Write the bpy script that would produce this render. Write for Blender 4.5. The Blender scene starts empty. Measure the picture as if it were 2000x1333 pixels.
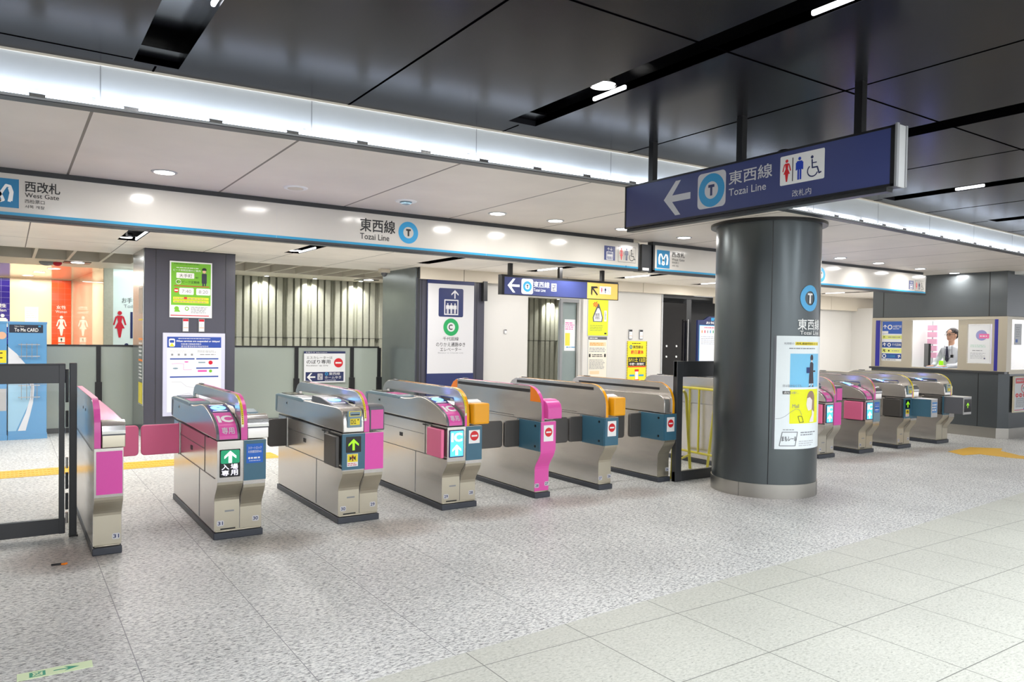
import bpy, bmesh, math, random
from mathutils import Vector, Matrix
random.seed(7)
SC = bpy.context.scene
COL = SC.collection
# ------------------------------------------------------------------ camera
YAW, PITCH, ROLL, FPX = math.radians(33.79), math.radians(-1.2), math.radians(.87), 1471.0
fw = Vector((math.sin(YAW)*math.cos(PITCH), math.cos(YAW)*math.cos(PITCH), math.sin(PITCH)))
rt = fw.cross(Vector((0, 0, 1))).normalized()
up = rt.cross(fw)
cr, sr = math.cos(ROLL), math.sin(ROLL)
rt, up = cr*rt + sr*up, cr*up - sr*rt
cd = bpy.data.cameras.new('camera')
cam = bpy.data.objects.new('camera', cd)
COL.objects.link(cam)
mw = Matrix((rt, up, -fw)).transposed().to_4x4()
mw.translation = Vector((0, 0, 1.5))
cam.matrix_world = mw
cd.sensor_width = 36.0
cd.lens = FPX/2000*36
cd.shift_y = 23.5/2000
cd.clip_start = .05
cd.clip_end = 200
SC.camera = cam
# ------------------------------------------------------------------ world, exposure
W = bpy.data.worlds.new('world')
SC.world = W
W.use_nodes = True
bg = W.node_tree.nodes['Background']
bg.inputs[0].default_value = (.95, .96, 1.0, 1)
bg.inputs[1].default_value = 1.4
SC.view_settings.view_transform = 'Standard'
SC.view_settings.look = 'None'
SC.view_settings.gamma = 1
SC.view_settings.use_curve_mapping = False
SC.view_settings.exposure = 0.42
SC.cycles.use_denoising = True
SC.cycles.max_bounces = 8
SC.cycles.sample_clamp_indirect = 6
# ------------------------------------------------------------------ helpers
def lin(h):
    h = h.lstrip('#')
    o = []
    for i in (0, 2, 4):
        v = int(h[i:i+2], 16)/255
        o.append(v/12.92 if v <= .04045 else ((v+.055)/1.055)**2.4)
    return (*o, 1)

def mat(name, col, rough=.5, metal=0., emit=0., spec=.5, noise=0., nscale=30., aniso=None, coat=0., ecol=None, rnoise=0.):
    m = bpy.data.materials.new(name)
    m.use_nodes = True
    nt = m.node_tree
    b = nt.nodes['Principled BSDF']
    b.inputs['Roughness'].default_value = rough
    b.inputs['Metallic'].default_value = metal
    b.inputs['Specular IOR Level'].default_value = spec
    b.inputs['Coat Weight'].default_value = coat
    cc = lin(col) if isinstance(col, str) else col
    b.inputs['Base Color'].default_value = cc
    tc = nt.nodes.new('ShaderNodeTexCoord')
    mp = nt.nodes.new('ShaderNodeMapping')
    nz = nt.nodes.new('ShaderNodeTexNoise')
    nt.links.new(tc.outputs['Object'], mp.inputs['Vector'])
    nt.links.new(mp.outputs['Vector'], nz.inputs['Vector'])
    nz.inputs['Scale'].default_value = nscale
    nz.inputs['Detail'].default_value = 4
    if aniso:
        mp.inputs['Scale'].default_value = aniso
    mx = nt.nodes.new('ShaderNodeMix')
    mx.data_type = 'RGBA'
    mx.blend_type = 'MULTIPLY'
    mx.inputs['Factor'].default_value = 1
    rp = nt.nodes.new('ShaderNodeMapRange')
    rp.inputs['To Min'].default_value = 1-max(noise, .01)
    rp.inputs['To Max'].default_value = 1+max(noise, .01)*.6
    nt.links.new(nz.outputs['Fac'], rp.inputs['Value'])
    mx.inputs['A'].default_value = cc
    nt.links.new(rp.outputs['Result'], mx.inputs['B'])
    nt.links.new(mx.outputs['Result'], b.inputs['Base Color'])
    if rnoise:
        r2 = nt.nodes.new('ShaderNodeMapRange')
        r2.inputs['To Min'].default_value = rough-rnoise
        r2.inputs['To Max'].default_value = rough+rnoise
        nt.links.new(nz.outputs['Fac'], r2.inputs['Value'])
        nt.links.new(r2.outputs['Result'], b.inputs['Roughness'])
    if emit:
        b.inputs['Emission Color'].default_value = lin(ecol) if ecol else cc
        b.inputs['Emission Strength'].default_value = emit
    return m

def glassmat(name, col, rough=0.0, alpha=.12, tint=None):
    """thin pane: mostly see-through with a mirror-like sheen"""
    m = bpy.data.materials.new(name)
    m.use_nodes = True
    nt = m.node_tree
    nt.nodes.remove(nt.nodes['Principled BSDF'])
    out = nt.nodes['Material Output']
    tr = nt.nodes.new('ShaderNodeBsdfTransparent')
    tr.inputs[0].default_value = lin(tint or '#ffffff')
    gl = nt.nodes.new('ShaderNodeBsdfGlossy')
    gl.inputs['Roughness'].default_value = rough
    gl.inputs['Color'].default_value = lin(col)
    lw = nt.nodes.new('ShaderNodeLayerWeight')
    lw.inputs[0].default_value = .5
    fr = nt.nodes.new('ShaderNodeMath')
    fr.operation = 'POWER'
    fr.inputs[1].default_value = 5
    nt.links.new(lw.outputs['Facing'], fr.inputs[0])
    ad = nt.nodes.new('ShaderNodeMath')
    ad.operation = 'ADD'
    ad.use_clamp = True
    ad.inputs[1].default_value = alpha
    ms = nt.nodes.new('ShaderNodeMixShader')
    nt.links.new(fr.outputs[0], ad.inputs[0])
    nt.links.new(ad.outputs[0], ms.inputs[0])
    nt.links.new(tr.outputs[0], ms.inputs[1])
    nt.links.new(gl.outputs[0], ms.inputs[2])
    nt.links.new(ms.outputs[0], out.inputs[0])
    return m

def tag(o, label=None, cat=None, group=None, kind=None):
    if label: o['label'] = label
    if cat: o['category'] = cat
    if group: o['group'] = group
    if kind: o['kind'] = kind
    return o

def thing(name, label, cat, loc=(0, 0, 0), rz=0., group=None):
    o = bpy.data.objects.new(name, None)
    COL.objects.link(o)
    o.empty_display_size = .1
    o.location = loc
    o.rotation_euler = (0, 0, rz)
    return tag(o, label, cat, group)

class MB:
    def __init__(s):
        s.v, s.f, s.mi, s.mats = [], [], [], []
    def m(s, mt):
        if mt not in s.mats: s.mats.append(mt)
        return s.mats.index(mt)
    def face(s, pts, mt):
        b = len(s.v)
        s.v += [tuple(p) for p in pts]
        s.f.append(tuple(range(b, b+len(pts))))
        s.mi.append(s.m(mt))
    def solid(s, v, f, mt):
        b = len(s.v)
        s.v += [tuple(p) for p in v]
        i = s.m(mt)
        for q in f:
            s.f.append(tuple(b+k for k in q))
            s.mi.append(i)
        return s
    def box(s, x0, y0, z0, x1, y1, z1, mt):
        if x0 > x1: x0, x1 = x1, x0
        if y0 > y1: y0, y1 = y1, y0
        if z0 > z1: z0, z1 = z1, z0
        v = [(x0,y0,z0),(x1,y0,z0),(x1,y1,z0),(x0,y1,z0),(x0,y0,z1),(x1,y0,z1),(x1,y1,z1),(x0,y1,z1)]
        return s.solid(v, [(3,2,1,0),(4,5,6,7),(0,1,5,4),(1,2,6,5),(2,3,7,6),(3,0,4,7)], mt)
    def prism(s, poly, ax, a, b, mt):
        n = len(poly)
        def P(p, t):
            return {'x': (t, p[0], p[1]), 'y': (p[0], t, p[1]), 'z': (p[0], p[1], t)}[ax]
        v = [P(p, a) for p in poly] + [P(p, b) for p in poly]
        f = [tuple(range(n)), tuple(range(2*n-1, n-1, -1))]
        f += [(i, i+n, (i+1) % n+n, (i+1) % n) for i in range(n)]
        area = sum(poly[i][0]*poly[(i+1) % n][1]-poly[(i+1) % n][0]*poly[i][1] for i in range(n))
        fl = (area > 0) == (b > a)
        if ax == 'y': fl = not fl
        if fl: f = [tuple(reversed(q)) for q in f]
        # orientation: want outward
        return s.solid(v, f, mt)
    def cyl(s, p0, p1, r0, mt, r1=None, n=20, caps=True):
        r1 = r0 if r1 is None else r1
        p0, p1 = Vector(p0), Vector(p1)
        d = (p1-p0).normalized()
        a = d.orthogonal().normalized()
        b = d.cross(a)
        v = []
        for p, r in ((p0, r0), (p1, r1)):
            for i in range(n):
                t = 2*math.pi*i/n
                v.append(p+a*math.cos(t)*r+b*math.sin(t)*r)
        f = [(i, (i+1) % n, (i+1) % n+n, i+n) for i in range(n)]
        if caps: f += [tuple(range(n-1, -1, -1)), tuple(range(n, 2*n))]
        return s.solid(v, f, mt)
    def tube(s, pts, r, mt, n=10):
        pts = [Vector(p) for p in pts]
        v, f = [], []
        ref = None
        for i, p in enumerate(pts):
            d = ((pts[min(i+1, len(pts)-1)]-p).normalized() + (p-pts[max(i-1, 0)]).normalized()).normalized()
            if ref is None: ref = d.orthogonal().normalized()
            a = (ref - d*ref.dot(d)).normalized()
            ref = a
            b = d.cross(a)
            for k in range(n):
                t = 2*math.pi*k/n
                v.append(p+a*math.cos(t)*r+b*math.sin(t)*r)
        for i in range(len(pts)-1):
            for k in range(n):
                f.append((i*n+k, i*n+(k+1) % n, (i+1)*n+(k+1) % n, (i+1)*n+k))
        f += [tuple(range(n-1, -1, -1)), tuple(range((len(pts)-1)*n, len(pts)*n))]
        return s.solid(v, f, mt)
    def ell(s, ctr, r, mt, nu=16, nv=10, zmin=-1.):
        v, f = [], []
        for j in range(nv+1):
            ph = math.pi*j/nv
            for i in range(nu):
                t = 2*math.pi*i/nu
                v.append((ctr[0]+r[0]*math.sin(ph)*math.cos(t), ctr[1]+r[1]*math.sin(ph)*math.sin(t), ctr[2]+r[2]*max(zmin, math.cos(ph))))
        for j in range(nv):
            for i in range(nu):
                f.append((j*nu+i, (j+1)*nu+i, (j+1)*nu+(i+1) % nu, j*nu+(i+1) % nu))
        return s.solid(v, f, mt)
    def build(s, name, parent=None, loc=None, bevel=0., ang=35, fixn=True, seg=2):
        me = bpy.data.meshes.new(name)
        me.from_pydata(s.v, [], s.f)
        for mt in s.mats: me.materials.append(mt)
        me.polygons.foreach_set('material_index', s.mi)
        if fixn:
            bm = bmesh.new()
            bm.from_mesh(me)
            bmesh.ops.recalc_face_normals(bm, faces=bm.faces)
            bm.to_mesh(me)
            bm.free()
        me.shade_smooth()
        me.set_sharp_from_angle(angle=math.radians(ang))
        o = bpy.data.objects.new(name, me)
        COL.objects.link(o)
        if parent: o.parent = parent
        if loc: o.location = loc
        if bevel:
            md = o.modifiers.new('edge', 'BEVEL')
            md.width = bevel
            md.segments = seg
            md.limit_method = 'ANGLE'
            md.angle_limit = math.radians(40)
        return o

_tc = {}
def textgeo(s, bold=0.):
    k = (s, bold)
    if k in _tc: return _tc[k]
    cu = bpy.data.curves.new('t', 'FONT')
    cu.body = s
    cu.resolution_u = 3
    cu.offset = bold
    o = bpy.data.objects.new('t', cu)
    COL.objects.link(o)
    bpy.context.view_layer.update()
    me = bpy.data.meshes.new_from_object(o.evaluated_get(bpy.context.evaluated_depsgraph_get()))
    v = [(p.co.x, p.co.y) for p in me.vertices]
    f = [tuple(p.vertices) for p in me.polygons]
    bpy.data.objects.remove(o)
    bpy.data.curves.remove(cu)
    bpy.data.meshes.remove(me)
    x0 = min(p[0] for p in v); x1 = max(p[0] for p in v)
    y0 = min(p[1] for p in v); y1 = max(p[1] for p in v)
    v = [((p[0]-x0)/(x1-x0), (p[1]-y0)/max(y1-y0, 1e-6)) for p in v]
    _tc[k] = (v, f, (x1-x0)/max(y1-y0, 1e-6))
    return _tc[k]

LAY = .0009
class Pan(MB):
    """flat (or mapped) graphics: u right, v up, layer towards the viewer (-y)"""
    def __init__(s, fmap=None, lay=LAY):
        super().__init__()
        s.fm = fmap or (lambda u, v, d: (u, -d, v))
        s.lay = lay
        s.slice = None
        s.n = 0
    def emit(s, v, f, mt, L):
        """flat shapes laid on a curved face are first cut into narrow bands"""
        if s.slice:
            bm = bmesh.new()
            bv = [bm.verts.new((a, b, 0)) for a, b in v]
            for q in f:
                try: bm.faces.new([bv[i] for i in q])
                except ValueError: pass
            k = s.slice[0]
            lo, hi = min(p[k] for p in v), max(p[k] for p in v)
            no = (1, 0, 0) if k == 0 else (0, 1, 0)
            for t in s.slice[1]:
                if lo < t < hi:
                    bmesh.ops.bisect_plane(bm, geom=bm.verts[:]+bm.edges[:]+bm.faces[:], plane_co=(t, 0, 0) if k == 0 else (0, t, 0), plane_no=no)
            bm.verts.index_update()
            v = [(p.co.x, p.co.y) for p in bm.verts]
            f = [tuple(p.index for p in q.verts) for q in bm.faces]
            bm.free()
        s.n = (s.n+1) % 8                      # overlapping shapes of one layer never share a plane
        s.solid([s.fm(a, b, (L+.09*s.n)*s.lay) for a, b in v], f, mt)
    def pts(s, pl, mt, L):
        s.emit(list(pl), [tuple(range(len(pl)))], mt, L)
    def rect(s, u0, v0, u1, v1, mt, L=1, nu=1, nv=1):
        for i in range(nu):
            for j in range(nv):
                a, b = u0+(u1-u0)*i/nu, u0+(u1-u0)*(i+1)/nu
                p, q = v0+(v1-v0)*j/nv, v0+(v1-v0)*(j+1)/nv
                s.pts([(a, p), (b, p), (b, q), (a, q)], mt, L)
    def rrect(s, u0, v0, u1, v1, r, mt, L=1):
        pl = []
        for cx, cy, a0 in ((u1-r, v1-r, 0), (u0+r, v1-r, 90), (u0+r, v0+r, 180), (u1-r, v0+r, 270)):
            for k in range(5):
                t = math.radians(a0+k*22.5)
                pl.append((cx+r*math.cos(t), cy+r*math.sin(t)))
        s.pts(pl, mt, L)
    def disc(s, u, v, r, mt, L=1, ry=None, n=32):
        ry = ry or r
        s.pts([(u+r*math.cos(2*math.pi*k/n), v+ry*math.sin(2*math.pi*k/n)) for k in range(n)], mt, L)
    def ring(s, u, v, r0, r1, mt, L=1, a0=0, a1=360, n=36, asp=1.):
        for k in range(n):
            t0, t1 = math.radians(a0+(a1-a0)*k/n), math.radians(a0+(a1-a0)*(k+1)/n)
            s.pts([(u+r0*math.cos(t0)*asp, v+r0*math.sin(t0)), (u+r1*math.cos(t0)*asp, v+r1*math.sin(t0)),
                   (u+r1*math.cos(t1)*asp, v+r1*math.sin(t1)), (u+r0*math.cos(t1)*asp, v+r0*math.sin(t1))], mt, L)
    def stroke(s, pl, w, mt, L=1):
        for (a, b), (c, d) in zip(pl, pl[1:]):
            dx, dy = c-a, d-b
            n = math.hypot(dx, dy) or 1
            ox, oy = -dy/n*w/2, dx/n*w/2
            s.pts([(a+ox, b+oy), (a-ox, b-oy), (c-ox, d-oy), (c+ox, d+oy)], mt, L)
        for p in pl[1:-1]:
            s.disc(p[0], p[1], w/2, mt, L, n=10)
    def text(s, t, u0, v0, u1, v1, mt, L=2, bold=0., keep=None):
        cjk = max(map(ord, t)) > 0x2e80
        v, f, asp = textgeo(t, 0. if cjk else bold)
        if keep:                                  # keep the letter shape: 'l' left, 'c' centre
            w = (v1-v0)*asp
            if w < (u1-u0):
                if keep == 'c': u0 = (u0+u1)/2-w/2
                u1 = u0+w
        d = (v1-v0)*bold*1.3 if cjk else 0
        for du, dv in (((0, 0), (d, 0), (0, d), (d, d)) if d else ((0, 0),)):   # heavier strokes
            s.emit([(u0+(u1-u0)*a+du, v0+(v1-v0)*b+dv) for a, b in v], f, mt, L)
    def lines(s, u0, v0, u1, v1, n, mt, L=2, fill=.45, rag=.25):
        """rows of fine print, too small to read in the photograph"""
        h = (v1-v0)/n
        for i in range(n):
            y = v1-(i+.5)*h
            x = u0
            e = u1-(u1-u0)*rag*random.random()
            while x < e:
                w = h*random.uniform(.6, 2.6)
                s.rect(x, y-h*fill/2, min(x+w, e), y+h*fill/2, mt, L)
                x += w+h*.35
    # ---- pictograms, all in a box of height h with the centre line at u
    def man(s, u, v, h, mt, L=3):
        s.disc(u, v+h*.92, h*.075, mt, L, n=16)
        s.rrect(u-h*.15, v+h*.44, u+h*.15, v+h*.82, h*.05, mt, L)
        s.rect(u-h*.1, v, u-h*.012, v+h*.5, mt, L)
        s.rect(u+h*.012, v, u+h*.1, v+h*.5, mt, L)
        s.rect(u-h*.19, v+h*.42, u-h*.135, v+h*.76, mt, L)
        s.rect(u+h*.135, v+h*.42, u+h*.19, v+h*.76, mt, L)
    def woman(s, u, v, h, mt, L=3):
        s.disc(u, v+h*.92, h*.075, mt, L, n=16)
        s.pts([(u-h*.1, v+h*.82), (u-h*.06, v+h*.58), (u-h*.17, v+h*.34), (u+h*.17, v+h*.34), (u+h*.06, v+h*.58), (u+h*.1, v+h*.82)], mt, L)
        s.pts([(u-h*.09, v+h*.36), (u-h*.035, v), (u+h*.035, v), (u+h*.09, v+h*.36)], mt, L)
        s.stroke([(u-h*.11, v+h*.79), (u-h*.15, v+h*.66), (u-h*.2, v+h*.47)], h*.055, mt, L)
        s.stroke([(u+h*.11, v+h*.79), (u+h*.15, v+h*.66), (u+h*.2, v+h*.47)], h*.055, mt, L)
    def chair(s, u, v, h, mt, L=3):
        s.disc(u-h*.08, v+h*.92, h*.075, mt, L, n=16)
        s.stroke([(u-h*.08, v+h*.82), (u-h*.06, v+h*.42), (u+h*.2, v+h*.42), (u+h*.3, v+h*.12), (u+h*.42, v+h*.16)], h*.07, mt, L)
        s.stroke([(u-h*.07, v+h*.64), (u+h*.17, v+h*.64)], h*.05, mt, L)
        s.ring(u-h*.04, v+h*.28, h*.24, h*.3, mt, L, 125, 340, 20)
    def arrow(s, u, v, r, ang, mt, L=3, w=.28):
        a = math.radians(ang)
        ca, sa = math.cos(a), math.sin(a)
        R = lambda x, y: (u+(x*ca-y*sa)*r, v+(x*sa+y*ca)*r)
        s.pts([R(-1, -w/2), R(.6, -w/2), R(.6, w/2), R(-1, w/2)], mt, L)
        s.pts([R(1, 0), R(.1, .95), R(-.28, .95), R(.5, 0)], mt, L)
        s.pts([R(1, 0), R(.5, 0), R(-.28, -.95), R(.1, -.95)], mt, L)
    def noentry(s, u, v, r, L=3, red=None, white=None):
        s.disc(u, v, r, red or M['red'], L)
        s.rect(u-r*.68, v-r*.17, u+r*.68, v+r*.17, white or M['white'], L+1)
    def heart_m(s, u, v, h, mt, L=3):
        for g in (1, -1):
            pl = [(.40*g, -.36), (.44*g, .05), (.36*g, .30), (.22*g, .33), (.1*g, .12), (-.06*g, -.2), (-.11*g, -.34), (.02*g, -.40)]
            s.stroke([(u+a*h, v+b*h) for a, b in pl], h*.115, mt, L)
            s.stroke([(u+.33*g*h, v-.40*h), (u+.40*g*h, v-.0*h), (u+.34*g*h, v+.24*h)], h*.12, mt, L)
    def tring(s, u, v, r, col, letter, ink, L=3, inner=None):
        s.disc(u, v, r, col, L, n=40)
        s.disc(u, v, r*.52, inner or M['white'], L+1, n=32)
        if letter == 'T':
            s.rect(u-r*.24, v+r*.16, u+r*.24, v+r*.33, ink, L+2)
            s.rect(u-r*.085, v-r*.33, u+r*.085, v+r*.2, ink, L+2)
        else:
            s.ring(u, v, r*.19, r*.31, ink, L+2, 45, 315, 20)
    def elev(s, u, v, h, dark, light, L=3):
        s.rect(u-h*.33, v, u+h*.33, v+h*.62, light, L)
        s.rect(u-h*.26, v+h*.06, u+h*.26, v+h*.56, dark, L+1)
        for k in (-1, 0, 1): s.man(u+k*h*.16, v+h*.08, h*.42, light, L+2)
        s.arrow(u-h*.14, v+h*.82, h*.12, 90, light, L+1, .4)
        s.arrow(u+h*.14, v+h*.82, h*.12, -90, light, L+1, .4)
    def escal(s, u, v, h, dark, light, L=3):
        s.rrect(u-h*.42, v, u+h*.42, v+h, h*.05, light, L)
        for k in range(3):
            s.rect(u-h*.25, v+h*(.12+.3*k), u+h*.25, v+h*(.2+.3*k), dark, L+1)
        s.man(u-h*.12, v+h*.2, h*.3, dark, L+1)
        s.man(u+h*.14, v+h*.5, h*.3, dark, L+1)

def holes(mb, x0, x1, y0, y1, z0, z1, hs, mt):
    """slab with rectangular openings hs = [(xa, xb, ya, yb)]"""
    xs = sorted({x0, x1} | {min(max(v, x0), x1) for h in hs for v in h[:2]})
    ys = sorted({y0, y1} | {min(max(v, y0), y1) for h in hs for v in h[2:]})
    for a, b in zip(xs, xs[1:]):
        run = None
        for c_, d in zip(ys, ys[1:]):
            mx_, my = (a+b)/2, (c_+d)/2
            solid = not any(h[0] < mx_ < h[1] and h[2] < my < h[3] for h in hs)
            if solid: run = (run[0], d) if run else (c_, d)
            if (not solid or d == y1) and run:
                mb.box(a, run[0], z0, b, run[1], z1, mt)
                run = None

def area(name, loc, size, power, col=(1, 1, 1), rot=(0, 0, 0), parent=None, spread=None):
    l = bpy.data.lights.new(name, 'AREA')
    l.shape = 'RECTANGLE'
    l.size, l.size_y = size
    l.energy = power
    l.color = col
    if spread: l.spread = math.radians(spread)
    o = bpy.data.objects.new(name, l)
    COL.objects.link(o)
    o.location = loc
    o.rotation_euler = rot
    if parent: o.parent = parent
    return o

def clone(t, loc, label=None, group=None, rz=None):
    r = t.copy()
    COL.objects.link(r)
    r.location = loc
    if rz is not None: r.rotation_euler = (0, 0, rz)
    if label: r['label'] = label
    if group: r['group'] = group
    for ch in list(t.children):
        k = ch.copy()
        COL.objects.link(k)
        k.parent = r
        for g in list(ch.children):
            q = g.copy()
            COL.objects.link(q)
            q.parent = k
    return r
# ------------------------------------------------------------------ materials
def stone(name, cols, pos, scale, aniso, joints, jcol, rough, stain=None, big=.06):
    """speckled stone slabs; joints = [(axis, offset, pitch, half width)] in world metres"""
    m = bpy.data.materials.new(name)
    m.use_nodes = True
    nt = m.node_tree
    N, L = nt.nodes.new, nt.links.new
    b = nt.nodes['Principled BSDF']
    b.inputs['Roughness'].default_value = rough
    tc = N('ShaderNodeTexCoord')
    mp = N('ShaderNodeMapping')
    mp.inputs['Scale'].default_value = aniso
    mp.inputs['Rotation'].default_value = (0, 0, .12)
    L(tc.outputs['Object'], mp.inputs['Vector'])
    nz = N('ShaderNodeTexNoise')
    nz.inputs['Scale'].default_value = scale
    nz.inputs['Detail'].default_value = 6
    nz.inputs['Roughness'].default_value = .72
    nz.inputs['Distortion'].default_value = .6
    L(mp.outputs[0], nz.inputs['Vector'])
    cr_ = N('ShaderNodeValToRGB')
    el = cr_.color_ramp.elements
    while len(el) < len(cols): el.new(.5)
    for e, p, c_ in zip(el, pos, cols):
        e.position = p
        e.color = lin(c_)
    L(nz.outputs['Fac'], cr_.inputs[0])
    n2 = N('ShaderNodeTexNoise')
    n2.inputs['Scale'].default_value = 1.3
    n2.inputs['Detail'].default_value = 3
    L(tc.outputs['Object'], n2.inputs['Vector'])
    r2 = N('ShaderNodeMapRange')
    r2.inputs['From Min'].default_value = .3
    r2.inputs['From Max'].default_value = .7
    r2.inputs['To Min'].default_value = 1-big
    r2.inputs['To Max'].default_value = 1+big
    L(n2.outputs['Fac'], r2.inputs['Value'])
    mx = N('ShaderNodeMix'); mx.data_type = 'RGBA'; mx.blend_type = 'MULTIPLY'
    mx.inputs['Factor'].default_value = 1
    L(cr_.outputs[0], mx.inputs['A']); L(r2.outputs[0], mx.inputs['B'])
    cur = mx.outputs['Result']
    sp = N('ShaderNodeSeparateXYZ')
    L(tc.outputs['Object'], sp.inputs[0])
    for (sx, sy, rx, ry, sc, am) in (stain or []):
        # brownish scuffed patch with its own outline
        def off(sock, o_, r_):
            a = N('ShaderNodeMath'); a.operation = 'SUBTRACT'; a.inputs[1].default_value = o_; L(sock, a.inputs[0])
            d = N('ShaderNodeMath'); d.operation = 'DIVIDE'; d.inputs[1].default_value = r_; L(a.outputs[0], d.inputs[0])
            p = N('ShaderNodeMath'); p.operation = 'POWER'; p.inputs[1].default_value = 2; L(d.outputs[0], p.inputs[0])
            return p.outputs[0]
        ad = N('ShaderNodeMath'); ad.operation = 'ADD'
        L(off(sp.outputs[0], sx, rx), ad.inputs[0]); L(off(sp.outputs[1], sy, ry), ad.inputs[1])
        mr = N('ShaderNodeMapRange'); mr.inputs['From Min'].default_value = 1.; mr.inputs['From Max'].default_value = .1
        mr.inputs['To Max'].default_value = am
        L(ad.outputs[0], mr.inputs['Value'])
        ms = N('ShaderNodeMix'); ms.data_type = 'RGBA'; ms.blend_type = 'MULTIPLY'
        L(mr.outputs[0], ms.inputs['Factor']); L(cur, ms.inputs['A']); ms.inputs['B'].default_value = lin(sc)
        cur = ms.outputs['Result']
    last = None
    for ax, o_, pt, hw in joints:
        a = N('ShaderNodeMath'); a.operation = 'SUBTRACT'; a.inputs[1].default_value = o_-pt/2
        L(sp.outputs[ax], a.inputs[0])
        w = N('ShaderNodeMath'); w.operation = 'FLOORED_MODULO'; w.inputs[1].default_value = pt
        L(a.outputs[0], w.inputs[0])
        d = N('ShaderNodeMath'); d.operation = 'SUBTRACT'; d.inputs[1].default_value = pt/2
        L(w.outputs[0], d.inputs[0])
        ab = N('ShaderNodeMath'); ab.operation = 'ABSOLUTE'; L(d.outputs[0], ab.inputs[0])
        lt = N('ShaderNodeMath'); lt.operation = 'LESS_THAN'; lt.inputs[1].default_value = hw
        L(ab.outputs[0], lt.inputs[0])
        if last is None: last = lt.outputs[0]
        else:
            q = N('ShaderNodeMath'); q.operation = 'MAXIMUM'
            L(last, q.inputs[0]); L(lt.outputs[0], q.inputs[1]); last = q.outputs[0]
    if last is not None:
        mj = N('ShaderNodeMix'); mj.data_type = 'RGBA'
        L(last, mj.inputs['Factor']); L(cur, mj.inputs['A']); mj.inputs['B'].default_value = lin(jcol)
        cur = mj.outputs['Result']
    L(cur, b.inputs['Base Color'])
    return m

M = {}
SCUFF = [(.30, 5.75, .38, .45, '#a89088', .7), (1.60, 5.42, .45, .35, '#a09080', .6), (2.5, 5.35, .5, .35, '#a89484', .6), (3.45, 5.4, .5, .3, '#a88f84', .6), (4.35, 5.4, .5, .3, '#b59d94', .5),
         (5.1, 5.4, .45, .3, '#b59d94', .5), (9.1, 5.5, .6, .3, '#b59d94', .5), (10.0, 5.5, .6, .3, '#b59d94', .5), (10.9, 5.5, .6, .3, '#b59d94', .5), (6.3, 4.7, .9, .8, '#a89a98', .5)]
M['granite'] = stone('speckled grey granite', ['#363639', '#979999', '#d6d7d5', '#f0f0ec'], [.34, .43, .50, .62], 66, (.55, 1.5, 1), [(0, .4845, .632, .0022)], '#85868a', .46, SCUFF, .09)
M['paletile'] = stone('pale grey floor tile', ['#7f827c', '#b6b8ae', '#c8c9bf', '#d6d7cd'], [.30, .39, .50, .68], 70, (.7, 1.3, 1), [(0, 3.05, .622, .0025), (1, 2.89, .6, .0025)], '#73756f', .5, None, .045)
M['white_ceiling_near'] = stone('cream ceiling panel near the hall', ['#e8dfd4', '#ebe2d7'], [.3, .7], 2, (1, 1, 1), [(0, .37, 1.087, .008)], '#776c62', .45)
M['white_ceiling_far'] = stone('cream ceiling panel behind the gates', ['#f0e8dd', '#f4ece2'], [.3, .7], 2, (1, 1, 1), [(0, .2, 1.075, .006), (1, 11.38, 30, .006)], '#5f564e', .5)
M['dark_ceiling'] = stone('glossy charcoal metal ceiling panel', ['#1b1b1f', '#1f1f23'], [.3, .7], 1.5, (1, 1, 1), [(0, .645, 1.075, .000)], '#050505', .22)
bd = M['dark_ceiling'].node_tree.nodes['Principled BSDF']
bd.inputs['Metallic'].default_value = .0
bd.inputs['Specular IOR Level'].default_value = .075
M['soffit'] = mat('cream soffit', '#d8cfbf', .5)
M['black'] = mat('black metal', '#101012', .35)
M['void'] = mat('dark void', '#0a0a0c', .6)
M['slotblack'] = mat('glossy black slot lining', '#08080a', .18)
M['glosswhite'] = mat('glossy white panel', '#cdd0d2', .16, noise=.02)
M['signwhite'] = mat('glossy sign white', '#c9c5be', .14, noise=.015)
M['white'] = mat('white', '#f2f2f0', .4)
M['paper'] = mat('white paper', '#eef0f2', .55)
M['offwhite'] = mat('off white wall', '#d2d0cc', .35, noise=.015, nscale=3)
M['cream'] = mat('warm cream wall', '#f1dfc4', .12, noise=.02)
M['concrete'] = mat('rough pale concrete', '#aeae9f', .75, noise=.16, nscale=22)
M['grey'] = mat('grey', '#8d8f92', .45)
M['lgrey'] = mat('light grey', '#b9bbbd', .45)
M['dgrey'] = mat('dark grey frame', '#2e3033', .35, noise=.05)
M['dgrey2'] = mat('charcoal painted steel', '#3b3d40', .32, noise=.06)
M['pillar'] = mat('violet grey enamel panel', '#454551', .28, noise=.03, nscale=4)
M['pillarside'] = mat('brushed grey pillar side', '#84898a', .22, .6, noise=.1, nscale=5)
M['steelblue'] = mat('blue grey steel panel', '#80898b', .25, .5, noise=.07, nscale=4)
M['boothgrey'] = mat('charcoal booth panel', '#565b5e', .28, .35, noise=.05, nscale=3)
M['stainless'] = mat('brushed stainless steel', '#d0ccc7', .23, .8, noise=.07, nscale=9, aniso=(1, .3, 2), rnoise=.06)
M['stainfront'] = mat('worn stainless end panel', '#c2bba8', .29, .78, noise=.05, nscale=4, rnoise=.03)
M['chrome'] = mat('polished chrome', '#b9b8b6', .16, 1.)
M['plinth'] = mat('dark plinth', '#3b3f47', .4, noise=.08)
M['teal'] = mat('teal panel', '#3f6b80', .3, noise=.03)
M['tealgrey'] = mat('teal grey plastic', '#7b96a3', .28, noise=.03)
M['slate'] = mat('slate grey plastic', '#5e6066', .35, noise=.03)
M['pink'] = mat('magenta pink film', '#e257ab', .3, noise=.02)
M['pinkdeep'] = mat('deep magenta film', '#e650b0', .32, noise=.02)
M['pinkflap'] = mat('rose pink padded flap', '#f2749f', .38, noise=.02)
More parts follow.
